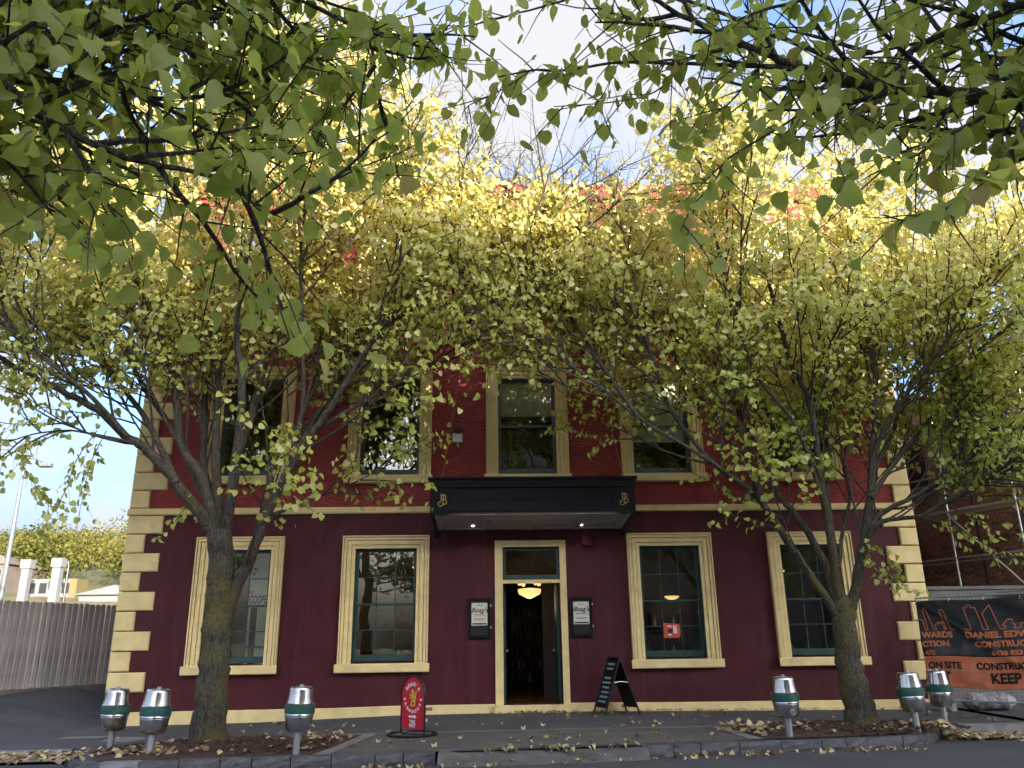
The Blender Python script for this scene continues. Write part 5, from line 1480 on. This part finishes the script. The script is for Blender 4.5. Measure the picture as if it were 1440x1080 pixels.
def leaf_mesh(name, L, tpl, m, idx=None):
    W = leaf_arrays(L, tpl); T = np.array(L.t)
    if idx is not None: W = W[idx]; T = T[idx]
    nl, nv = W.shape[0], W.shape[1]
    me = bpy.data.meshes.new(name)
    faces = tpl[1]
    loops = np.concatenate([np.array(f) for f in faces]); lens = np.array([len(f) for f in faces])
    me.vertices.add(nl * nv)
    me.vertices.foreach_set('co', W.reshape(-1).astype(np.float32))
    allloops = (loops[None, :] + (np.arange(nl) * nv)[:, None]).reshape(-1)
    me.loops.add(len(allloops)); me.loops.foreach_set('vertex_index', allloops.astype(np.int32))
    al = np.tile(lens, nl); st = np.concatenate([[0], np.cumsum(al)[:-1]])
    me.polygons.add(len(al)); me.polygons.foreach_set('loop_start', st.astype(np.int32)); me.polygons.foreach_set('loop_total', al.astype(np.int32))
    me.polygons.foreach_set('use_smooth', np.ones(len(al), dtype=bool))
    a = me.attributes.new('tint', 'FLOAT', 'POINT'); a.data.foreach_set('value', np.repeat(T, nv).astype(np.float32))
    u = me.attributes.new('leafuv', 'FLOAT_VECTOR', 'POINT'); u.data.foreach_set('vector', np.tile(tpl[0], (nl, 1)).reshape(-1).astype(np.float32))
    me.materials.append(m)
    me.update(calc_edges=True)
    return me

UP = Vector((0, 0, 1))
def rnd_unit(r):
    while True:
        v = Vector((r.uniform(-1, 1), r.uniform(-1, 1), r.uniform(-1, 1)))
        if 0.05 < v.length < 1: return v.normalized()

def wander(r, p, d, L, n, bend, lift):
    """a twig: n segments that bend and lift (or droop) as they go"""
    pts = [p.copy()]
    d = d.normalized(); step = L / n
    for i in range(n):
        d = (d + rnd_unit(r) * bend + UP * lift).normalized()
        p = p + d * step
        pts.append(p.copy())
    return pts, d

def dress_twig(r, Lv, pts, size, tintf, gap, density=1.0, droop=0.75, cen=None, env=None):
    """leaves alternate along a twig, their blades hanging out and down"""
    side = 1
    for a, b in zip(pts, pts[1:]):
        seg = b - a; l = seg.length
        if l < 1e-4: continue
        d = seg / l
        lat = d.cross(UP)
        lat = lat.normalized() if lat.length > 0.1 else d.orthogonal().normalized()
        k = max(1, int(l / gap))
        for i in range(k):
            if r.random() > density * (1.0 if env is None else 0.72 + 0.55 * smoothstep((a.z - 5.6) / 2.8)): continue
            side = -side
            p = a + seg * ((i + r.random()) / k)
            if env and p.z > interp(p.x, env) + r.uniform(-0.3, 0.25): continue
            ld = d * r.uniform(0.15, 0.7) + lat * side * r.uniform(0.5, 1.0) + UP * (-droop + r.uniform(-0.35, 0.3))
            ov = Vector((p.x - cen.x, p.y - cen.y, 0)) if cen else UP
            ov = ov.normalized() if ov.length > 0.1 else UP
            nn = UP * 0.55 + ov * 0.75 + rnd_unit(r) * 0.75
            p = p + lat * side * 0.02
            Lv.add(p, ld, nn, size * r.uniform(0.7, 1.2), tintf(p, r))

def grow_tree(name, limbs, seed, centre, label, group, leaf_size, tintf, tops, gap, start, near=False, dens=1.0, top_z=11.0, sec_gap=0.2, tw_step=(0.06, 0.11), env=None, starts={}):
    r = random.Random(seed)
    root = empty(name, limbs[0][1][0])
    tag(root, label, 'tree', group)
    base = Vector(limbs[0][1][0])
    wood = {}
    Lv = Leaves()
    twigs = MB(); fine = MB()
    thick = []
    trunk = MB()
    for li, (nm, pts, r0, r1) in enumerate(limbs):
        if nm != 'trunk' and not near: r0, r1 = r0 * 0.68, r1 * 0.66
        C = catmull(pts, 5)
        n = len(C)
        # gentle natural unevenness
        for i in range(2, n - 1):
            C[i] = C[i] + rnd_unit(r) * min(0.03, r0 * 0.14)
        rad = [r0 + (r1 - r0) * (i / (n - 1)) ** 0.8 for i in range(n)]
        if nm == 'trunk':
            for i in range(n):
                h = C[i].z - C[0].z
                rad[i] += 0.07 * math.exp(-h / 0.22)
            trunk.tube([C[0] - UP * 0.25] + C, [rad[0] * 1.1] + rad, 18)
            continue
        ext = []
        forks = []
        if nm in tops:
            # leader carries on upwards into the crown
            d = (C[-1] - C[-3]).normalized()
            for fk in range(0 if near else 7):
                q = C[max(3, int(n * r.uniform(0.22, 0.95)) - 1)]
                fd = (d + rnd_unit(r) * 0.75 + UP * 0.15).normalized()
                fp, _ = wander(r, q, fd, r.uniform(1.8, 3.8), 9, 0.09, 0.06)
                forks.append((fp, [max(r1 * 0.8, 0.02) * (1 - 0.85 * i / 9) for i in range(10)]))
            Lx = max(0.8, min(4.2, (top_z - C[-1].z) * r.uniform(0.75, 1.1)))
            out = Vector((C[-1].x - centre.x, C[-1].y - centre.y, 0)) * 0.04
            p = C[-1].copy(); m = max(4, int(Lx / 0.35))
            for i in range(m):
                d = (d + rnd_unit(r) * 0.13 + UP * 0.07 + out * 0.2).normalized()
                p = p + d * (Lx / m); ext.append(p.copy())
                if env and p.z > interp(p.x, env) + 0.35: break
        full = C + ext
        rr = rad + [r1 * (1 - 0.88 * (i + 1) / max(1, len(ext))) for i in range(len(ext))]
        (trunk if r0 > 0.038 else twigs).tube(full, rr, 12 if r0 > 0.038 else 6)
        axes = [(full, starts.get(nm, start))] + [(fp, 0.42) for fp, _ in forks]
        for fp, fr_ in forks: twigs.tube(fp, fr_, 6)
        for full_, st_ in axes:
            # side branches
            acc = 0.0; total = sum((b - a).length for a, b in zip(full_, full_[1:])); run = 0.0
            ang0 = r.uniform(0, 6.28)
            nxt = total * st_ if r0 > 0.02 else 0.08
            for a, b in zip(full_, full_[1:]):
                l = (b - a).length
                while nxt < run + l:
                    t = (nxt - run) / l; p = a + (b - a) * t
                    f = nxt / total
                    d = (b - a).normalized()
                    ang0 += 2.4 + r.uniform(-0.5, 0.5)
                    if env and p.z > interp(p.x, env) + 0.1: nxt += 0.4; continue
                    o1 = d.orthogonal().normalized(); o2 = d.cross(o1)
                    lat = o1 * math.cos(ang0) + o2 * math.sin(ang0)
                    outv = Vector((p.x - centre.x, p.y - centre.y, 0))
                    if outv.length > 0.1: outv.normalize()
                    if r0 > 0.02:
                        bl = r.uniform(0.8, 2.0) * (1.2 - 0.45 * f)
                        if near: bl *= 0.5
                        dd = d * 0.75 + lat * 0.8 + outv * 0.25 + UP * 0.1
                        sp, _ = wander(r, p, dd, bl, 6, 0.16, 0.03)
                        twigs.tube(sp, [0.016 * (1.2 - f * 0.5) * (1 - 0.8 * i / 6) + 0.002 for i in range(7)], 5, cap=False)
                    else:
                        bl = r.uniform(0.2, 0.42)
                        dd = d * 0.7 + lat * 0.7 - UP * 0.15
                        sp, _ = wander(r, p, dd, bl, 3, 0.2, -0.05)
                        fine.tube(sp, [0.004, 0.003, 0.0025, 0.0015], 4, cap=False)
                    # twigs on the side branch
                    bare = (not near) and p.z > top_z - 0.9 and r.random() < 0.35
                    if r0 > 0.02:
                        q = 0.22
                        while q < 1.0:
                            i = min(5, int(q * 6)); tp = sp[i] + (sp[i + 1] - sp[i]) * (q * 6 - i)
                            td = (sp[i + 1] - sp[i]).normalized()
                            a2 = r.uniform(0, 6.28); o1 = td.orthogonal().normalized(); o2 = td.cross(o1)
                            tl = r.uniform(0.25, 0.6)
                            tw, _ = wander(r, tp, td * 0.7 + (o1 * math.cos(a2) + o2 * math.sin(a2)) * 0.8 + UP * 0.05, tl, 3, 0.2, -0.03)
                            fine.tube(tw, [0.0055, 0.004, 0.003, 0.0015], 3, cap=False)
                            if not bare or r.random() < 0.15: dress_twig(r, Lv, tw, leaf_size, tintf, gap, dens, cen=centre, env=env)
                            q += r.uniform(*tw_step)
                        if not bare: dress_twig(r, Lv, sp[2:], leaf_size, tintf, gap * 1.5, dens, cen=centre, env=env)
                    else:
                        dress_twig(r, Lv, sp, leaf_size, tintf, gap * 0.8, dens, cen=centre, env=env)
                    nxt += (sec_gap if r0 > 0.02 else 0.11) * r.uniform(0.7, 1.3)
                run += l
        if r0 <= 0.02: dress_twig(r, Lv, full[2:], leaf_size, tintf, gap, dens, cen=centre, env=env)
    inv = Vector(limbs[0][1][0])
    def part(mb, nm_):
        o = MB(); o.v = [(v[0] - inv.x, v[1] - inv.y, v[2] - inv.z) for v in mb.v]; o.f = mb.f; o.mi = mb.mi
        ob = o.build(nm_, M['bark'], root, smooth=True)
        me = ob.data
        z = np.empty(len(me.vertices) * 3, dtype=np.float32); me.vertices.foreach_get('co', z); z = z.reshape(-1, 3)[:, 2]
        at = me.attributes.new('thick', 'FLOAT', 'POINT')
        at.data.foreach_set('value', (np.clip((5.2 - z) / 3.0, 0, 1) if nm_ == 'trunk' else np.zeros_like(z)).astype(np.float32))
        return ob
    part(trunk, 'trunk'); lb_o = part(twigs, 'limbs'); lb_o['kind'] = 'stuff'; tw_o = part(fine, 'twigs'); tw_o['kind'] = 'stuff'
    Lv.p = [(p[0] - inv.x, p[1] - inv.y, p[2] - inv.z) for p in Lv.p]
    return root, Lv, inv

def tint_mid(lo, hi, z0, z1):
    def f(p, r):
        t = lo + (hi - lo) * smoothstep((p.z - z0) / (z1 - z0))
        return max(0.0, min(1.0, t + r.gauss(0, 0.14)))
    return f

ROOT_L, LV, _ = grow_tree('street_tree', LEFT_LIMBS, 21, Vector((-5.3, -3.6, 0)), 'mossy trunked street tree with yellowing leaves beside the paling fence lane', 'autumn street trees in the kerb beds', 0.101,
                       tint_mid(0.30, 0.70, 4.5, 8.8), set('A A2 A3 A4 A5 B B2 B3 C D E F G H I J'.split()), 0.05, 0.44, top_z=11.8, dens=0.62,
                       env=[(-9, 11.6), (-5, 12.3), (-3.4, 11.9), (-2.6, 11.2), (-1.6, 9.8), (-0.5, 8.9), (1, 8.7)])
cr = link('crown', leaf_mesh('crown', LV, LEAF_SMALL, M['leaf_mid']), ROOT_L); cr['kind'] = 'stuff'
ROOT_R, LV, _ = grow_tree('street_tree', RIGHT_LIMBS, 34, Vector((5.2, -3.1, 0)), 'leaning street tree with yellowing leaves between the kegs beside the banner', 'autumn street trees in the kerb beds', 0.101,
                       tint_mid(0.26, 0.66, 4.5, 8.8), set('A A2 A3 A4 A5 B B2 C D E E2 E3 F G H I K'.split()), 0.05, 0.44, top_z=10.8, dens=0.6,
                       env=[(-1, 8.8), (0.7, 9.4), (2, 9.9), (3.5, 10.3), (9, 10.6)], starts={'A4': 0.1, 'A5': 0.1, 'F': 0.2, 'G': 0.2, 'E3': 0.2, 'E2': 0.2})
cr = link('crown', leaf_mesh('crown', LV, LEAF_SMALL, M['leaf_mid']), ROOT_R); cr['kind'] = 'stuff'

# the two trees on the viewer's side of the street, their boughs reaching into view overhead
def near_tree(side, limbs, seed, label, dens):
    tx = -5.6 if side < 0 else 4.4
    ty = -14.9 if side < 0 else -15.6
    tr = ('trunk', [(tx, ty, -0.35), (tx + 0.03, ty, 1.2), (tx - 0.04 * side, ty + 0.05, 2.5), (tx - 0.1 * side, ty + 0.1, 3.6), (tx - 0.1 * side, ty + 0.1, 5.0)], 0.26, 0.14)
    fork = Vector((tx - 0.07 * side, ty + 0.07, 3.0))
    ls = [tr]
    for nm, pts, r0, r1 in limbs:
        p0 = Vector(pts[0])
        if r0 > 0.0075 and abs(p0.x - tx) < 4.2 and nm in ('a', 'b', 'c', 'd', 'e', 'g', 'h', 'j', 'k', 'l', 'm', 'n', 'f'):
            edge = (side < 0 and p0.x < -1.9) or (side > 0 and p0.x > 1.2)
            if edge:
                f = fork + UP * (0.3 + 1.2 * ((hash_(nm)) % 5) / 5)
                mid = f.lerp(p0, 0.5) + UP * 0.15
                pts = [tuple(f), tuple(mid)] + [tuple(p) for p in pts]
                r0 = max(r0 * 1.6, 0.02)
        ls.append((nm, pts, r0, r1))
    # leaders away from the view keep the crown whole
    for k, (ax, ay) in enumerate(((1.2, -2.2), (1.6, -1.2))):
        ls.append(('z%d' % k, [tuple(fork + UP * 0.5), (tx + ax * 0.6 * side, ty + ay * 0.6, 5.2), (tx + ax * 1.1 * side, ty + ay * 1.2, 7.2)], 0.07, 0.03))
    return grow_tree('near_street_tree', ls, seed, Vector((tx, ty, 0)), label, 'street trees on the viewer side of the street', 0.078,
                     lambda p, r: max(0, min(1, 0.42 + r.gauss(0, 0.2))), set('z0 z1 z2 z3'.split()), 0.055, 0.22, near=True, dens=dens, top_z=9.0, sec_gap=0.13, tw_step=(0.10, 0.17))
def hash_(s): return sum(ord(c) * (i + 3) for i, c in enumerate(s))

def finish_near(root, L, inv):
    P = np.array(L.p) + np.array(inv)
    rel = P - np.array(CAM)
    fwd, rt, up = np.array(_fw), np.array(_r2), np.array(_u2)
    dz = rel @ fwd; xx = (rel @ rt) / np.maximum(dz, 0.05); yy = (rel @ up) / np.maximum(dz, 0.05)
    vis = (dz > 0.4) & (abs(xx) < 0.66) & (abs(yy) < 0.5)
    size = np.where(vis, np.array(L.s) / np.maximum(dz, 0.2), 0)
    order = np.argsort(-size)
    big = [i for i in order[:300] if size[i] > 0]
    keep = np.ones(len(P), bool); keep[big] = False
    cr = link('crown', leaf_mesh('crown', L, LEAF_BIG, M['leaf_near'], np.where(keep)[0]), root); cr['kind'] = 'stuff'
    # the largest leaves in view are pieces of their own, sharing a few blade meshes
    one = Leaves()
    blades = []
    for k in range(10):
        one = Leaves(); one.add((0, 0, 0), (0, 1, 0), (0, 0, 1), 1.0, 0.12 + 0.075 * k if k < 9 else 0.96); np.random.seed(k)
        blades.append(leaf_mesh('leaf', one, LEAF_BIG, M['leaf_near']))
    for i in big:
        d = Vector(L.d[i]).normalized(); n = Vector(L.n[i]); x = d.cross(n).normalized(); n = x.cross(d)
        s = L.s[i]
        k = min(9, max(0, int((L.t[i] - 0.08) / 0.075))) if L.t[i] < 0.93 else 9
        o = link('leaf', blades[k], root)
        p = L.p[i]
        o.matrix_local = Matrix(((x.x * s, d.x * s, n.x * s, p[0]), (x.y * s, d.y * s, n.y * s, p[1]), (x.z * s, d.z * s, n.z * s, p[2]), (0, 0, 0, 1)))
finish_near(*near_tree(-1, NEAR_LEFT, 5, 'green leaved tree whose drooping boughs hang overhead on the lane side', 0.56))
finish_near(*near_tree(1, NEAR_RIGHT, 9, 'green leaved tree whose dark bough reaches overhead from the banner side', 0.46))

# ------------------------------------------------------------------ fallen leaves
rf = random.Random(77)
fall = []
for k in range(6):
    one = Leaves(); one.add((0, 0, 0), (0, 1, 0), (0, 0, 1), 1.0, [0.25, 0.5, 0.7, 0.8, 0.9, 0.98][k])
    me = leaf_mesh('fallen_leaf', one, LEAF_SMALL, M['leaf_fallen'])
    for v in me.vertices:      # curled dry blades
        v.co.z = v.co.z * 1.6 + 0.35 * (v.co.x ** 2) * (1 if k % 2 else 1.8) + 0.22 * (v.co.y - 0.5) ** 2 * (1 if k % 3 else 2.4)
        v.co.y -= 0.5
    fall.append(me)
def gz(x, y):
    ky = interp(x, KERB_Y)
    if x > 6.7: ky = -2.86
    if y < ky - 0.02: return ROAD_Z + 0.02 * math.exp(-((y + 15) / 6) ** 2) + 0.004
    return path_z(x, y) + 0.012
def drop_leaf(x, y, label, grp, smin=0.045, smax=0.105):
    o = link('fallen_leaf', rf.choice(fall), None, (x, y, gz(x, y)), (rf.uniform(-0.25, 0.25), rf.uniform(-0.25, 0.25), rf.uniform(0, 6.28)))
    s = rf.uniform(smin, smax); o.scale = (s, s, s)
    tag(o, label, 'leaf', grp)
for i in range(75):
    x = rf.uniform(-2.6, 2.9); y = -0.25 - 4.3 * rf.random() ** 0.75
    drop_leaf(x, y, 'dry yellow leaf fallen on the asphalt footpath before the door', 'fallen leaves on the footpath')
for i in range(30):
    x = rf.uniform(3.0, 8.2); y = rf.uniform(-2.5, -0.2)
    drop_leaf(x, y, 'dry yellow leaf fallen on the path behind the leaning tree', 'fallen leaves behind the leaning tree')
for i in range(22):
    x = rf.uniform(-8.2, -3.0); y = rf.uniform(-2.6, -0.3)
    drop_leaf(x, y, 'dry yellow leaf fallen on the path behind the mossy tree', 'fallen leaves behind the mossy tree')
for i in range(110):
    x = rf.uniform(-3.4, 6.0); y = interp(x, KERB_Y) - 0.06 - 0.35 * rf.random() ** 2
    drop_leaf(x, y, 'dry tan leaf lying in the gutter along the bluestone kerb', 'fallen leaves in the gutter', 0.05, 0.12)
for i in range(40):
    x = rf.gauss(-0.1, 0.7); y = interp(x, KERB_Y) + rf.uniform(-0.2, 0.3)
    drop_leaf(max(-1.5, min(1.35, x)), y + 0.0, 'dry tan leaf lying on the concrete kerb ramp', 'fallen leaves on the kerb ramp', 0.05, 0.12)
lit = Leaves()
def litter(n, f, s0=0.06, s1=0.12):
    for i in range(n):
        x, y, h = f()
        d = Vector((rf.uniform(-1, 1), rf.uniform(-1, 1), rf.uniform(-0.25, 0.25)))
        lit.add((x, y, gz(x, y) + h), d, UP + rnd_unit(rf) * 0.55, rf.uniform(s0, s1), min(1, max(0, rf.gauss(0.55, 0.28))))
def in_bed(cx, cy, sx, sy):
    def f():
        x, y = rf.gauss(cx, sx), rf.gauss(cy, sy); return x, y, 0.03 + 0.03 * rf.random()
    return f
litter(90, lambda: (rf.uniform(-6.4, -3.3), rf.uniform(-5.0, -3.0), 0.05 + 0.03 * rf.random()))
litter(130, in_bed(-5.9, -4.5, 0.4, 0.35))
litter(60, in_bed(-3.5, -3.5, 0.3, 0.5))
litter(100, lambda: (rf.uniform(3.2, 6.2), rf.uniform(-4.0, -2.7), 0.05 + 0.03 * rf.random()))
litter(70, in_bed(3.5, -3.0, 0.35, 0.25))
litter(420, lambda: (rf.gauss(7.0, 0.6), rf.gauss(-3.25, 0.16) - 0.02, 0.02 + 0.06 * rf.random()))
litter(240, lambda: (rf.uniform(-8.2, -6.6), rf.gauss(-5.0, 0.18), 0.02 + 0.05 * rf.random()))
litter(110, lambda: (rf.gauss(0.2, 0.5), rf.uniform(-0.34, -0.19), 0.01 + 0.02 * rf.random()), 0.03, 0.07)
litter(160, lambda: (rf.uniform(1.3, 8.2), rf.uniform(-0.22, -0.08), 0.01 + 0.02 * rf.random()), 0.03, 0.07)
lo = link('leaf_litter', leaf_mesh('leaf_litter', lit, LEAF_SMALL, M['leaf_fallen']))
tag(lo, 'dry leaf litter drifted in the gutters, tree beds and doorway', 'leaf litter', None, 'stuff')
# bark chips on the beds
ch = MB()
for (poly_, n) in ((BED_L, 900), (BED_R, 900)):
    x0, x1 = min(p[0] for p in poly_), max(p[0] for p in poly_); y0, y1 = min(p[1] for p in poly_), max(p[1] for p in poly_)
    cx, cy = (x0 + x1) / 2, (y0 + y1) / 2
    for i in range(n):
        a = rf.uniform(0, 6.28); q = rf.random() ** 0.5
        x = cx + math.cos(a) * q * (x1 - x0) * 0.46; y = cy + math.sin(a) * q * (y1 - y0) * 0.42
        z = path_z(x, y) + 0.015 + 0.06 * (1 - q ** 2)
        L_, w_ = rf.uniform(0.02, 0.07), rf.uniform(0.008, 0.02); b_ = rf.uniform(0, 6.28)
        ux, uy = math.cos(b_), math.sin(b_)
        h_ = rf.uniform(0.0, 0.03)
        ch.add([(x - ux * L_ - uy * w_, y - uy * L_ + ux * w_, z), (x - ux * L_ + uy * w_, y - uy * L_ - ux * w_, z), (x + ux * L_ + uy * w_, y + uy * L_ - ux * w_, z + h_), (x + ux * L_ - uy * w_, y + uy * L_ + ux * w_, z + h_), (x, y, z + 0.012 + h_)], [(0, 1, 4), (1, 2, 4), (2, 3, 4), (3, 0, 4)])
co = ch.build('bark_chips', M['mulch']); tag(co, 'dark brown bark chips covering the tree beds', 'mulch', None, 'stuff')

# ------------------------------------------------------------------ the wooded hill
rh = random.Random(13)
far = Leaves()
for i in range(300):
    y = rh.uniform(76, 200); x = -(0.25 * y + 4) - rh.random() * (0.55 * y + 14)
    hgt = rh.uniform(4, 8.5); wd = hgt * rh.uniform(0.45, 0.7)
    z = ter(x, min(y, 215)); tb = rh.gauss(0.5, 0.25)
    for k in range(600):
        v = rnd_unit(rh); q = 0.55 + 0.45 * rh.random()
        lump = 1 + 0.25 * math.sin(v.x * 5 + i) * math.cos(v.y * 4 + i * 2)
        p = (x + v.x * wd * q * lump, y + v.y * wd * q * lump, z + hgt * 0.55 + v.z * hgt * 0.5 * q * lump)
        far.add(p, Vector((v.x, v.y, v.z * 0.4)) + rnd_unit(rh) * 0.8, v + rnd_unit(rh) * 0.6, rh.uniform(0.22, 0.5), min(1, max(0, tb + rh.gauss(0, 0.12))))
fo = link('hillside_wood', leaf_mesh('hillside_wood', far, LEAF_FAR, M['leaf_far']))
tag(fo, 'sunlit olive and gold wood covering the hill beyond the fence', 'wood', None, 'stuff')
